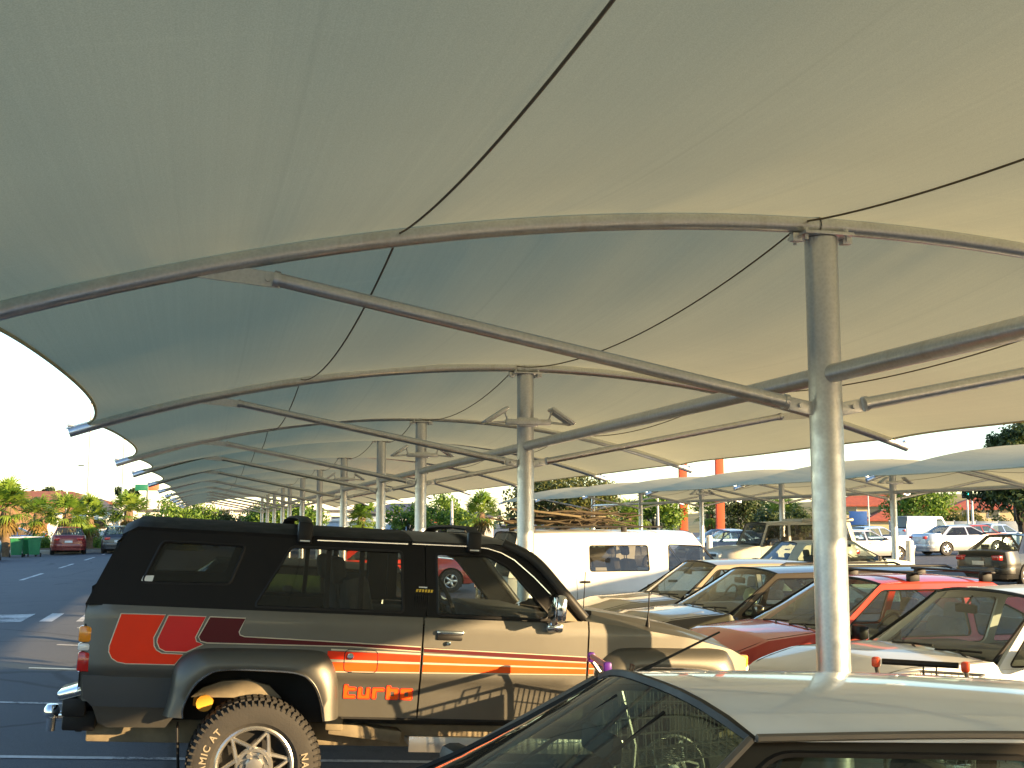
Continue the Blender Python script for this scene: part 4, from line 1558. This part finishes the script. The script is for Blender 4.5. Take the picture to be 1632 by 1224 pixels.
car('motorhome', 'white camper van parked behind the maroon sedan', 'van', (-7.0, 81.5), R(6), dict(L=5.4, hw=1.0, wb=3.0, xc=2.3, xrf=1.95, xrr=-2.5, xrb=-2.62, zb=1.1, zr=2.25, zhf=1.05, zcl=1.12, zd=1.05, wr=.9, deck=False, doors=[(1.0, 2.0)], pillars=[.5], wins=[[(-1.9, 1.2), (-.6, 1.2), (-.6, 1.8), (-1.9, 1.8)], [(-.2, 1.2), (.9, 1.2), (.9, 1.8), (-.2, 1.8)]]), WHITEP, lod=2, gl=M['tint'])
# row beyond the four-wheel drive on the left, seen through its windows
car('parked_sedan', 'dark hatchback beyond the four-wheel drive, seen through its tinted side window', 'car', (1.3, 10.35), 0, P_(HATCH, zr=1.36, L=3.95), BRONZE, lod=1)
car('parked_hatchback', 'red hatchback seen through the side window of the four-wheel drive', 'car', (5.3, 33.0), R(0), P_(HATCH), REDP, lod=1)

# ------------------------------------------------------------------ shopping trolleys
def trolley(loc, rz, label, capm, barm):
    root = empty('shopping_trolley', (loc[0], loc[1], hgt(loc[0])), (0, 0, rz))
    tag(root, label, 'trolley', 'shopping trolleys left in the bays')
    WIRE = simple('trolley_wire', (.30, .29, .27), .35, metal=.8)
    # local +x points from handle to basket nose
    hb = MB()
    hb.tube([(0, -.20, 1.02), (0, .20, 1.02)], .016, 10)
    h_ = hb.build('handle_bar', barm, root)
    for s_ in (-1, 1):
        MB().box((0, s_ * .235, 1.015), (.042, .045, .055), bev=.012).build('handle_cap', capm, h_)
        a = MB()
        a.tube([(0, s_ * .235, 1.0), (.07, s_ * .235, .90), (.14, s_ * .23, .62), (.10, s_ * .235, .22)], .013, 8)
        a.tube([(.10, s_ * .235, .22), (.90, s_ * .17, .17)], .013, 8)
        a.build('side_frame', WIRE, root)
    bk = MB()
    zt, zl = (lambda t: .93 - .05 * t), (lambda t: .50 + .08 * t)
    hw_ = lambda t: .255 - .07 * t
    n = 18
    for k in range(n + 1):
        t = k / n
        x = .06 + .80 * t
        bk.tube([(x, -hw_(t), zt(t)), (x * .98 + .01, -hw_(t) * .92, zl(t)), (x * .98 + .01, hw_(t) * .92, zl(t)), (x, hw_(t), zt(t))], .0034, 5)
    for f in (0, .2, .4, .6, .8, 1):
        for s_ in (-1, 1):
            bk.tube([(.06, s_ * hw_(0) * (1 - .08 * f), zt(0) + (zl(0) - zt(0)) * f), (.86, s_ * hw_(1) * (1 - .08 * f), zt(1) + (zl(1) - zt(1)) * f)], .009 if f == 0 else .0034, 5)
    for j in range(9):
        y = -.2 + .05 * j
        bk.tube([(.06, y, zl(0)), (.86, y * .74, zl(1))], .0032, 5)
        bk.tube([(.86, y * .8, zt(1)), (.855, y * .74, zl(1))], .0034, 5)
        bk.tube([(.06, y, zt(0)), (.065, y, zl(0))], .0034, 5)
    bk.tube([(.86, -hw_(1), zt(1)), (.86, hw_(1), zt(1))], .009, 6)
    bk.tube([(.06, -hw_(0), zt(0)), (.06, hw_(0), zt(0))], .009, 6)
    bk.build('basket', WIRE, root)
    fs = MB()
    fs.box((.10, 0, .80), (.012, .40, .20), ry=R(-12), bev=.004)
    fs.tube([(.16, -.05, .93), (.18, -.05, 1.0), (.18, .02, 1.0), (.16, .02, .93)], .006, 5)
    fs.build('child_seat_flap', M['trim'], root)
    tr = MB()
    for j in range(6):
        tr.tube([(.12, -.15 + .06 * j, .23), (.88, (-.15 + .06 * j) * .8, .20)], .0045, 5)
    tr.tube([(.88, -.17, .17), (.88, .17, .17)], .012, 6)
    tr.tube([(.12, -.22, .23), (.12, .22, .23)], .012, 6)
    tr.build('lower_tray', WIRE, root)
    for x, y in ((.12, -.22), (.12, .22), (.88, -.16), (.88, .16)):
        wl = MB()
        wl.lathe([(0, -.014), (.055, -.014), (.062, -.008), (.062, .008), (.055, .014), (0, .014)], 16, 'Y', (x + .02, y, .062))
        wl.build('castor', M['rubber'], root)
        fk = MB()
        fk.tube([(x, y, .20), (x + .01, y, .14)], .012, 6)
        fk.box((x + .015, y + .02, .095), (.03, .004, .09))
        fk.box((x + .015, y - .02, .095), (.03, .004, .09))
        fk.build('castor_fork', WIRE, root)
    return root
PURP = simple('purple_plastic', (.10, .02, .26), .4)
RCAP = simple('red_plastic', (.60, .07, .025), .4)
trolley((2.07, 6.19), R(-8), 'shopping trolley with purple handle ends beside the dark four-wheel drive door', PURP, simple('pink_grip', (.42, .20, .20), .5))
rt = trolley((3.90, 6.02), R(45), 'shopping trolley with red handle ends in front of the off-white sedan', RCAP, M['trim'])
rt.scale = (1.03, 1.03, 1.05)

# ------------------------------------------------------------------ vegetation
LEAF_P = leafmat('palm_leaf', (.08, .16, .018), (.27, .36, .05), .35)
LEAF_B = leafmat('bright_leaf', (.06, .13, .014), (.20, .30, .04), .4)
LEAF_D = leafmat('dark_leaf', (.022, .045, .012), (.07, .095, .022), .3)
LEAF_O = leafmat('olive_leaf', (.05, .07, .016), (.15, .15, .035), .35)
DRY = leafmat('dry_frond', (.16, .105, .03), (.30, .20, .06), .3)
BARK = simple('bark', (.13, .085, .045), .9, vscale=12, vamp=.35, bumps=.6, bscale=30)
BARKD = simple('dark_bark', (.05, .038, .026), .9, vscale=12, vamp=.35, bumps=.6, bscale=30)
def palm_meshes(seed):
    def mk():
        rn = random.Random(seed)
        tr = MB()
        pts = [(rn.gauss(0, .02), rn.gauss(0, .02), -.1 + 2.1 * k / 14) for k in range(15)]
        tr.tube(pts, [(.26 if k == 0 else .20) * (1 + .10 * (k % 2)) for k in range(15)], 12)
        for k in range(40):
            a, z = rn.uniform(0, 6.3), rn.uniform(.8, 2.0)
            tr.box((.2 * math.cos(a), .2 * math.sin(a), z), (.05, .07, .22), rz=a, ry=R(-18))
        tm = tr.mesh('trunk', BARK, 50)
        def fan(mb, base, d, L_, R_, nbl, droop):
            d = d.normalized()
            side = d.cross(Vector((0, 0, 1)))
            side = side.normalized() if side.length > .1 else Vector((1, 0, 0))
            up = side.cross(d).normalized()
            hub = base + d * L_ + Vector((0, 0, -droop * .3))
            mb.tube([base, base + d * L_ * .5 + Vector((0, 0, .03)), hub], .012, 4)
            for k in range(nbl):
                a = R(-105 + 210 * k / (nbl - 1)) + rn.gauss(0, .04)
                bd = (d * math.cos(a) + side * math.sin(a)).normalized()
                fold = up * (.10 * math.cos(2 * a))
                Lb = R_ * (1 - .25 * abs(a) / 1.8) * rn.uniform(.85, 1.1)
                mid = hub + bd * Lb * .55 + fold * Lb
                tip = hub + bd * Lb + Vector((0, 0, -droop * rn.uniform(.5, 1.3) * .55)) + fold * .2
                w_ = up.cross(bd).normalized() * (R_ * .060)
                mb.add([hub, mid - w_, tip, mid + w_], [(0, 1, 2, 3)])
        cr, dr = MB(), MB()
        for k in range(40):
            el = R(rn.uniform(-30, 80))
            az = rn.uniform(0, 6.3)
            d = Vector((math.cos(az) * math.cos(el), math.sin(az) * math.cos(el), math.sin(el)))
            fan(cr, Vector((0, 0, 2.0 + rn.uniform(-.1, .12))), d, rn.uniform(.5, .95), rn.uniform(.55, .8), 15, .25 + .2 * (el < 0))
        for k in range(12):
            az = rn.uniform(0, 6.3)
            d = Vector((math.cos(az) * .5, math.sin(az) * .5, -.85))
            fan(dr, Vector((0, 0, 1.95)), d, rn.uniform(.4, .6), .6, 10, .35)
        return tm, cr.mesh('crown', LEAF_P, 20), dr.mesh('dry_fronds', DRY, 20)
    return cached(('palm', seed), mk)
def palm(x, y, z, sc, seed, label, rz=0):
    t, c, d = palm_meshes(seed)
    root = empty('palm_tree', (x, y, z), (0, 0, rz))
    root.scale = (sc, sc, sc)
    tag(root, label, 'palm', 'palms along the car park')
    link('trunk', t, root)
    link('crown', c, root)
    link('dry_fronds', d, root)
def tree_meshes(seed, trunk_h, rx, rz_, nclump, nleaf, lsz, lm, bark, low=False):
    def mk():
        rn = random.Random(seed)
        tr, cr = MB(), MB()
        cz = trunk_h + rz_ * .75
        tr.tube([(0, 0, -.15), (rn.gauss(0, .05), rn.gauss(0, .05), trunk_h * .5), (rn.gauss(0, .1), rn.gauss(0, .1), trunk_h), (rn.gauss(0, .15), rn.gauss(0, .15), cz)],
                [.16 * rx / 1.6 + .03, .12 * rx / 1.6 + .03, .09 * rx / 1.6 + .02, .03], 8)
        for k in range(nclump):
            a = rn.uniform(0, 6.3)
            e = math.asin(rn.uniform(-.55, 1))
            rr = rn.uniform(.45, 1.0)
            c = Vector((math.cos(a) * math.cos(e) * rx * rr, math.sin(a) * math.cos(e) * rx * rr, cz + math.sin(e) * rz_ * rr))
            p0 = Vector((0, 0, trunk_h * rn.uniform(.6, 1.1)))
            if k % 2 == 0:
                tr.tube([p0, p0.lerp(c, .5) + Vector((0, 0, .1)), c], [.045, .03, .012], 5)
            cs = rx * rn.uniform(.26, .46)
            for j in range(nleaf):
                q = Vector((rn.gauss(0, 1), rn.gauss(0, 1), rn.gauss(0, .8)))
                q = q.normalized() * cs * rn.random() ** .45
                p = c + q
                if low and p.z < .05:
                    p.z = .05 + rn.random() * .2
                n_ = (q.normalized() + Vector((rn.gauss(0, .6), rn.gauss(0, .6), rn.gauss(.3, .6)))).normalized()
                u = n_.orthogonal().normalized()
                u.rotate(Matrix.Rotation(rn.uniform(0, 6.3), 3, n_))
                v = n_.cross(u)
                s_ = lsz * rn.uniform(.6, 1.3)
                cr.add([p - u * s_, p + v * s_ * .45, p + u * s_, p - v * s_ * .45], [(0, 1, 2, 3)])
        return tr.mesh('trunk', bark, 60), cr.mesh('crown', lm, 10)
    return cached(('tree', seed, trunk_h, rx, rz_, nclump, nleaf, lsz, lm.name), mk)
def tree(name, x, y, z, label, cat, seed, trunk_h, rx, rz_, nclump=26, nleaf=150, lsz=.10, lm=None, bark=None, group=None, low=False, rot=0):
    t, c = tree_meshes(seed, trunk_h, rx, rz_, nclump, nleaf, lsz, lm or LEAF_B, bark or BARKD, low)
    root = empty(name, (x, y, z), (0, 0, rot))
    tag(root, label, cat, group)
    link('trunk', t, root)
    link('crown', c, root)
palm(-9.6, 64.6, hgt(-9.6), 1.22, 1, 'tall fan palm with golden trunk at the left edge, beside the green bins')
palm(-9.6, 76.5, 0, 1.12, 2, 'fan palm with dark trunk second from the left edge', 1.2)
palm(-7.1, 68.0, 0, 1.10, 3, 'bushy fan palm directly behind the maroon sedan', 2.0)
palm(-6.1, 69.9, 0, 1.02, 1, 'fan palm just right of the one behind the maroon sedan', 2.6)
palm(-4.6, 78.6, 0, 1.22, 2, 'golden fan palm left of the green and orange sign', 4.0)
palm(8.9, 70.0, 0, 1.0, 3, 'fan palm between the thin columns above the dark vehicle roof', .7)
palm(17.9, 78.0, 0, 1.18, 1, 'sunlit fan palm above the front roof bar of the dark vehicle', 5.0)
palm(24.4, 71.4, 0, 1.18, 2, 'golden fan palm right of the big dark tree', 3.3)
palm(26.6, 73.4, 0, 1.05, 3, 'shorter fan palm left of the left orange pylon', .4)
palm(35.0, 79.5, 0, 1.25, 1, 'fan palm standing between the two orange pylons', 2.2)
palm(33.0, 64.4, 0, 1.12, 2, 'dense fan palm above the cream four-wheel drive', 1.0)
palm(34.8, 62.5, 0, 1.10, 3, 'fan palm just left of the near column, beyond the cream wagon', 5.4)
B = 'trees and bushes behind the car park'
tree('shrub', -1.6, 83.0, 0, 'bright green shrub mass left above the dark hardtop', 'shrub', 11, .5, 2.4, 1.6, 30, 170, .13, LEAF_B, group=B)
tree('shrub', .9, 84.5, 0, 'second bright shrub above the dark hardtop, right of the first', 'shrub', 12, .4, 1.9, 1.2, 24, 160, .13, LEAF_O, group=B)
tree('shrub', 4.4, 80.5, 0, 'bright green shrub left of the first far columns', 'shrub', 13, .5, 2.2, 1.5, 30, 170, .13, LEAF_B, group=B)
tree('shrub', 6.6, 82.0, 0, 'leafy shrub behind the far thin columns', 'shrub', 14, .5, 1.8, 1.4, 26, 160, .13, LEAF_B, group=B)
tree('broadleaf_tree', 12.3, 74.0, 0, 'small green tree between the third and fourth columns', 'tree', 15, 1.0, 1.5, 1.2, 24, 150, .12, LEAF_B, group=B)
tree('broadleaf_tree', 16.2, 82.0, 0, 'green tree left of the sunlit palm above the roof bar', 'tree', 16, 1.0, 2.0, 1.4, 26, 160, .13, LEAF_B, group=B)
tree('broadleaf_tree', 20.0, 66.0, 0, 'large dark olive tree behind the white van load', 'tree', 17, 1.5, 3.0, 1.9, 44, 190, .14, LEAF_O, group=B)
tree('broadleaf_tree', 29.2, 75.4, 0, 'green tree left of the orange pylons', 'tree', 18, 1.0, 1.9, 1.5, 26, 160, .13, LEAF_B, group=B)
tree('broadleaf_tree', 36.6, 77.0, 0, 'dark green tree right of the orange pylons', 'tree', 19, .9, 2.2, 1.6, 30, 160, .13, LEAF_D, group=B)
tree('broadleaf_tree', 31.0, 60.5, 0, 'dark green shrub-like tree left of the dense palm', 'tree', 20, .6, 1.4, 1.1, 22, 150, .12, LEAF_D, group=B)
tree('conifer_tree', 57.5, 88.0, .2, 'green spreading tree right of the red-roofed house', 'tree', 21, .8, 2.6, 2.4, 34, 170, .15, LEAF_B, group=B)
tree('shrub', 60.5, 86.0, .2, 'rounded green shrub right of the spreading tree', 'shrub', 22, .3, 1.9, 1.2, 24, 150, .14, LEAF_O, group=B)
tree('shrub', 61.5, 83.0, .2, 'dark low shrub by the grey fence', 'shrub', 23, .2, 1.5, .9, 20, 150, .13, LEAF_D, group=B)
tree('broadleaf_tree', 31.0, 40.5, .1, 'dark leafy tree hanging below the right canopy edge', 'tree', 24, 2.1, 2.0, .95, 30, 180, .12, LEAF_D, group=B)
tree('broadleaf_tree', 79, 104, .3, 'tall far tree showing above the right canopy', 'tree', 25, 7.2, 2.3, 2.6, 26, 130, .22, LEAF_D, group=B)
tree('broadleaf_tree', 85, 103, .3, 'second tall far tree at the right edge above the canopy', 'tree', 26, 8.0, 2.4, 2.6, 26, 130, .22, LEAF_D, group=B)
for i, x in enumerate((-16.5, -12.9, -9.4, -5.9, -2.5)):
    tree('hedge_shrub', x + .6, 71.0 + .4 * i, .0, ['clipped hedge shrub at the far left edge', 'clipped hedge shrub behind the first palm', 'clipped hedge shrub behind the green bins', 'clipped hedge shrub left of the maroon sedan', 'golden hedge shrub right of the maroon sedan'][i], 'shrub', 30 + i % 2, .1, 1.7, .42, 26, 150, .09, LEAF_B if i < 4 else LEAF_O, group='hedge row at left', low=True, rot=i)
for i, x in enumerate((-30, -20, -11)):
    tree('broadleaf_tree', x + 2, 150, 0, ['distant thin tree at far left skyline', 'distant tree above the red roof ridge', 'distant tree near the light pole'][i], 'tree', 40 + i, 4.2, 1.6, 1.0, 14, 90, .25, LEAF_D, group=B)

# kerbed garden strips and verge
KERB = simple('kerb_concrete', (.42, .40, .36), .85, vscale=5, vamp=.15, bumps=.3)
SOIL = simple('verge_soil', (.16, .105, .05), .95, vscale=2, vamp=.35, bumps=.6)
def garden(name, x0, x1, y0, y1, label):
    mb = MB()
    z = max(hgt(x0), hgt(x1))
    mb.box(((x0 + x1) / 2, (y0 + y1) / 2, z - .04), (x1 - x0, y1 - y0, .30), bev=.03)
    o = mb.build(name, KERB)
    tag(o, label, kind='structure')
    s_ = MB()
    s_.box(((x0 + x1) / 2, (y0 + y1) / 2, z + .10), (x1 - x0 - .3, y1 - y0 - .3, .06), bev=.02)
    s_.build('soil', SOIL, o)
    return z + .13
garden('kerbed_island', -18, -2.2, 67.2, 73.5, 'kerbed garden strip with hedge at left')
garden('kerbed_island', 6, 40, 62.0, 64.0, 'kerbed strip under the far palms')
zg = garden('kerbed_island', -1.2, 2.9, 20.6, 30.0, 'kerbed grass island behind the four-wheel drive')
def grass(x0, x1, y0, y1, z, n, label):
    rn = random.Random(3)
    mb = MB()
    for k in range(n):
        x, y = rn.uniform(x0, x1), rn.uniform(y0, y1)
        h_, a = rn.uniform(.12, .34), rn.uniform(0, 6.3)
        dx, dy = math.cos(a) * .015, math.sin(a) * .015
        lx, ly = rn.gauss(0, .07), rn.gauss(0, .07)
        mb.add([(x - dx, y - dy, z), (x + dx, y + dy, z), (x + lx, y + ly, z + h_)], [(0, 1, 2)])
    o = mb.build('grass', leafmat('grass_blade', (.03, .07, .012), (.10, .15, .03), .3), ang=10)
    tag(o, label, 'grass', kind='stuff')
grass(-1.0, 2.7, 20.8, 29.8, zg - .02, 26000, 'green grass on the island behind the four-wheel drive')

# ------------------------------------------------------------------ bins, poles, signs
def bin_(x, y, rz, label):
    root = empty('waste_bin', (x, y, hgt(x)), (0, 0, rz))
    tag(root, label, 'bin', 'green bins at left')
    G_ = simple('green_plastic', (.015, .16, .055), .45)
    b_ = MB()
    def fn(u, v):
        a = 2 * PI * u
        k = .24 + .07 * v
        c, s_ = math.cos(a), math.sin(a)
        e = 1 / max(abs(c), abs(s_)) ** .8
        return (c * k * e, s_ * k * e, .12 + .80 * v)
    b_.grid(fn, 24, 3)
    b_.build('tub', G_, root, 30)
    MB().box((0, 0, .955), (.72, .68, .06), bev=.02).build('lid', simple('grey_lid', (.50, .52, .50), .5), root)
    MB().tube([(.30, -.25, .93), (.40, -.25, .97), (.40, .25, .97), (.30, .25, .93)], .018, 6).build('handle', G_, root)
    for s_ in (-1, 1):
        MB().lathe([(0, -.03), (.10, -.03), (.10, .03), (0, .03)], 14, 'Y', (.20, s_ * .28, .10)).build('wheel', M['rubber'], root)
bin_(-8.7, 62.0, R(100), 'left green wheeled bin beside the maroon sedan')
bin_(-8.25, 62.9, R(80), 'dark green wheeled bin between the two front ones')
bin_(-7.85, 61.7, R(95), 'right green wheeled bin with pale lid beside the maroon sedan')
POLEW = simple('pale_pole', (.52, .50, .47), .5, metal=.2)
def lamp_pole(x, y, h_, label, arm=1, r0=.09):
    root = empty('light_pole', (x, y, hgt(x)))
    tag(root, label, 'light pole', 'light poles')
    MB().tube([(0, 0, -.1), (0, 0, h_ * .5), (0, 0, h_)], [r0, r0 * .8, r0 * .5], 10).build('pole', POLEW, root)
    MB().lathe([(0, 0), (r0 * 1.5, 0), (r0 * 1.5, 1.0), (r0, 1.05)], 12).build('pole_base', POLEW, root)
    if arm:
        MB().tube([(0, 0, h_ - .1), (.5, 0, h_ + .05), (1.0, 0, h_ + .08)], .035, 6).build('arm', POLEW, root)
        MB().box((1.15, 0, h_ + .06), (.5, .22, .10), bev=.03).build('lamp_head', M['trim'], root)
lamp_pole(-6.7, 75.0, 16, 'tall thin light pole at left rising behind the canopy tip')
lamp_pole(-5.1, 80.5, 16, 'tall thin light pole right of the first, above the golden palm')
lamp_pole(-12.2, 116.0, 6.9, 'distant short light pole with dark head at left')
lamp_pole(15.2, 74.5, 3.2, 'pale post beside the third column', 0, .14)
lamp_pole(26.8, 68.6, 3.4, 'white post left of the left orange pylon', 0, .10)
lamp_pole(47.2, 66.4, 3.9, 'pale pole right of the traffic light', 0, .09)
lamp_pole(60.0, 100.0, 6.0, 'thin pole at right beside the spreading tree', 0, .07)
lamp_pole(52.0, 105.0, 11.0, 'thin mast right of the orange pylons', 0, .05)
def bollard(x, y, label):
    root = MB()
    root.lathe([(0, -.1), (.11, -.1), (.11, 1.25), (.09, 1.30), (0, 1.32)], 14)
    o = root.build('guard_post', simple('white_post_paint', (.78, .77, .74), .6), None)
    o.location = (x, y, hgt(x))
    tag(o, label, 'post', 'white guard posts')
bollard(18.45, 28.75, 'white guard post at the foot of the right canopy column')
bollard(30.0, 39.4, 'white guard post at the trunk of the dark tree at right')
bollard(18.35, YR + SP * 2 - .1, 'white guard post by the column between the pylons')
def traffic_light(x, y):
    root = empty('traffic_light', (x, y, hgt(x)), (0, 0, R(-35)))
    tag(root, 'traffic light showing green at right, above the silver sedan', 'traffic light')
    MB().tube([(0, 0, -.1), (0, 0, 3.9)], .06, 10).build('pole', POLEW, root)
    MB().box((0, -.12, 3.55), (.62, .03, 1.15), bev=.02).build('backing_board', M['trim'], root)
    MB().box((0, -.22, 3.55), (.30, .2, .95), bev=.02).build('signal_box', M['trim'], root)
    for k, (c, e) in enumerate((((.02, .25, .17), 1), ((.08, .05, .01), 0), ((.08, .01, .01), 0))):
        m_ = simple('lamp_unlit_%d' % k, c, .3)
        if e:
            m_, t, b, o = nodes('lamp_green')
            setp(b, Base_Color=(.02, .5, .3))
            b.inputs['Emission Color'].default_value = (.05, 1, .62, 1)
            b.inputs['Emission Strength'].default_value = 1.4
        MB().lathe([(0, -.02), (.10, -.015), (.10, 0)], 16, 'Y', (0, -.325, 3.25 + .3 * k)).build('signal_lamp', m_, root)
        MB().lathe([(.115, -.12), (.115, 0)], 14, 'Y', (0, -.33, 3.25 + .3 * k)).build('visor', M['trim'], root)
traffic_light(46.3, 65.6)
def pylon(x, y, label):
    root = empty('sign_pylon', (x, y, hgt(x)), (0, 0, R(-14)))
    tag(root, label, 'pylon', 'orange pylons')
    MB().box((0, 0, 4.4), (.52, .52, 7.0), bev=.02).build('shaft', simple('orange_render', (.50, .085, .03), .8, vscale=2, vamp=.08), root)
    MB().box((0, 0, .45), (1.0, 1.0, 1.1), bev=.03).build('plinth', simple('white_render', (.66, .65, .60), .8), root)
pylon(31.2, 75.2, 'left orange pylon on a white plinth behind the right canopies')
pylon(33.6, 74.6, 'right orange pylon on a white plinth behind the right canopies')
def board(x, y, label):
    root = empty('road_sign', (x, y, 0), (0, 0, R(-3)))
    tag(root, label, 'sign')
    MB().tube([(0, 0, 0), (0, 0, 5.2)], .07, 8).build('post', M['trim'], root)
    MB().box((-.55, -.08, 5.25), (1.25, .08, .62), bev=.01).build('green_panel', simple('green_sign', (.01, .13, .07), .5), root)
    MB().box((.62, -.08, 5.25), (1.05, .08, .62), bev=.01).build('orange_panel', simple('orange_sign', (.62, .14, .06), .5), root)
board(-5.6, 125.5, 'green and orange sign board on a thin post at far left')

# ------------------------------------------------------------------ buildings
TILE = simple('terracotta_tile', (.36, .085, .045), .8, vscale=3, vamp=.2)
TILEB = simple('brown_tile', (.22, .075, .045), .85, vscale=3, vamp=.2)
TILED = simple('grey_roof', (.075, .075, .095), .7, vscale=2, vamp=.15)
WALLC = simple('cream_wall', (.58, .45, .25), .85, vscale=2, vamp=.06)
WALLW = simple('white_wall', (.66, .64, .58), .85, vscale=2, vamp=.06)
WALLB = simple('brick_brown', (.24, .13, .07), .85, vscale=3, vamp=.15)
def house(name, x, y, z, rz, w_, d, h_, rh, wallm, roofm, label, cat='house', wins=(), over=.6, hip=True, group=None):
    root = empty(name, (x, y, z), (0, 0, rz))
    tag(root, label, cat, group)
    MB().box((0, 0, h_ / 2 - .2), (w_, d, h_ + .4)).build('wall', wallm, root)
    r_ = MB()
    a, b_ = w_ / 2 + over, d / 2 + over
    rx = max(0, a - b_) if hip else a
    vs = [(-a, -b_, h_), (a, -b_, h_), (a, b_, h_), (-a, b_, h_), (-rx, 0, h_ + rh), (rx, 0, h_ + rh)]
    r_.add(vs, [(0, 1, 5, 4), (1, 2, 5), (2, 3, 4, 5), (3, 0, 4), (0, 3, 2, 1)])
    r_.box((0, -b_ + .05, h_ + .02), (2 * a, .14, .16))
    r_.build('roof', roofm, root, 20)
    for wx, wz, ww, wh in wins:
        f = MB().box((wx, -d / 2 - .02, wz), (ww + .14, .08, wh + .14)).build('window', M['plate'], root)
        MB().box((wx, -d / 2 - .06, wz), (ww, .04, wh)).build('pane', M['pane'], f)
    return root
M['pane'] = simple('dark_pane', (.03, .035, .04), .08, coat=.8)
house('house', 82, 135, .2, R(-24), 11, 8, 3.6, 2.1, WALLC, TILE, 'two-storey cream house with terracotta hip roof at right', wins=[(-3.5, 3.0, 1.4, 1.0), (-.5, 3.0, 1.4, 1.0), (2.6, 3.0, 1.4, 1.0)])
house('garage', 80.5, 128, .2, R(-24), 7, 5, 1.8, 1.5, WALLC, TILE, 'low terracotta-roofed garage in front of the cream house', 'garage', wins=[(0, 1.0, 1.5, .8)])
house('house', 94, 131, .2, R(-24), 8, 7, 3.2, 1.6, WALLC, TILE, 'lower terracotta-roofed wing right of the cream house', wins=[(-2, 2.6, 1.2, .9), (1, 2.6, 1.2, .9)])
sg = MB().box((0, 0, 1.35), (1.9, .12, 1.5), bev=.02).build('hoarding', simple('blue_sign', (.03, .10, .32), .5))
sg.location = (69.5, 118, .9)
sg.rotation_euler = (0, 0, R(-25))
tag(sg, 'blue hoarding in front of the cream house', 'sign')
house('house', -8.9, 112, 0, R(6), 5.0, 7, 1.6, 2.3, WALLB, TILED, 'brown building with dark grey roof at left behind the camper van', 'building', over=.5)
house('house', -15.5, 128, 0, R(4), 13, 8, 3.6, 1.3, WALLB, TILEB, 'long low building with terracotta roof ridge behind the left palms', 'building')
sh = house('shop_building', 6, 150, 0, R(0), 30, 12, 3.2, .5, WALLW, TILED, 'long white shop building across the end of the car park', 'building', over=.8, hip=False)
for k in range(5):
    MB().box((-11 + k * 5.4, -6.08, 1.3), (3.6, .08, 2.4)).build('shop_window', M['pane'], sh)
for k in range(6):
    MB().box((-13.7 + k * 5.4, -6.5, 1.6), (.35, .35, 3.2)).build('pillar', WALLW, sh)
MB().box((0, -6.7, 3.75), (31, .3, .9)).build('fascia', WALLW, sh)
cn = house('cafe_kiosk', 19.5, 92, 0, R(-14), 5, 4, 2.2, .5, WALLW, TILED, 'small white kiosk with red awning behind the sunlit palm', 'kiosk', wins=[(-1.2, 1.3, 1.0, .9), (.8, 1.3, 1.0, .9)])
MB().box((0, -2.4, 1.9), (4.6, .9, .06), rx=R(18)).build('awning', simple('red_awning', (.5, .08, .04), .8), cn)
gb = house('shed', 17.5, 108, 0, R(-10), 8, 6, 2.6, .9, simple('grey_wall', (.17, .18, .20), .8), TILED, 'grey building beside the pale post beyond the third column', 'building')
house('shop_building', 12.5, 96, 0, R(-8), 7, 5, 1.9, .3, simple('pale_blue_wall', (.36, .45, .55), .7), WALLW, 'pale blue low building behind the thin columns', 'building', over=.2)
fn_ = empty('fence', (58.5, 80.5, .25), (0, 0, R(-28)))
tag(fn_, 'grey panel fence at right beyond the silver sedan', 'fence')
for k in range(9):
    MB().box((-6.4 + 1.6 * k, 0, .75), (1.55, .05, 1.7), bev=.01).build('fence_panel', simple('grey_fence', (.36, .38, .38), .7), fn_)
    MB().box((-7.2 + 1.6 * k, .06, .8), (.10, .10, 1.8)).build('fence_post', simple('grey_fence', (.36, .38, .38), .7), fn_)
hm = MB()
def hill(u, v):
    x = 60 + 190 * u
    y = 165 + 60 * v
    return (x, y, -1 + 8.0 * math.sin(PI * min(1, u * 1.15)) ** .8 * math.sin(PI * (.15 + .7 * v)) + 1.0 * noise.noise(Vector((x * .05, y * .05, 0))) if 0 < u < .87 else -1)
hm.grid(hill, 40, 12)
tag(hm.build('hill', simple('dry_grass', (.27, .22, .085), .95, vscale=.3, vamp=.25), ang=60), 'low dry grassy hill at far right', kind='structure')
tl = MB()
def ridge(u, v):
    x = -420 + 1100 * u
    return (x, 300 + 40 * v, (2.6 + 1.6 * noise.noise(Vector((x * .03, 0, 5)))) * (1 - v) if v < 1 else -1)
rn = random.Random(8)
for k in range(9000):
    x = rn.uniform(-420, 680)
    y = rn.uniform(285, 300)
    z = rn.random() ** .7 * (4.6 + 1.8 * noise.noise(Vector((x * .045, 0, 5))))
    u = Vector((rn.gauss(0, 1), rn.gauss(0, .3), rn.gauss(0, .6))).normalized()
    v = Vector((0, -.3, 1)).cross(u).normalized()
    s_ = rn.uniform(.7, 1.6)
    p = Vector((x, y, z))
    tl.add([p - u * s_, p - v * s_ * .7, p + u * s_, p + v * s_ * .7], [(0, 1, 2, 3)])
tag(tl.build('distant_wood', LEAF_D, ang=10), 'far line of dark trees along the horizon', 'wood', kind='stuff')
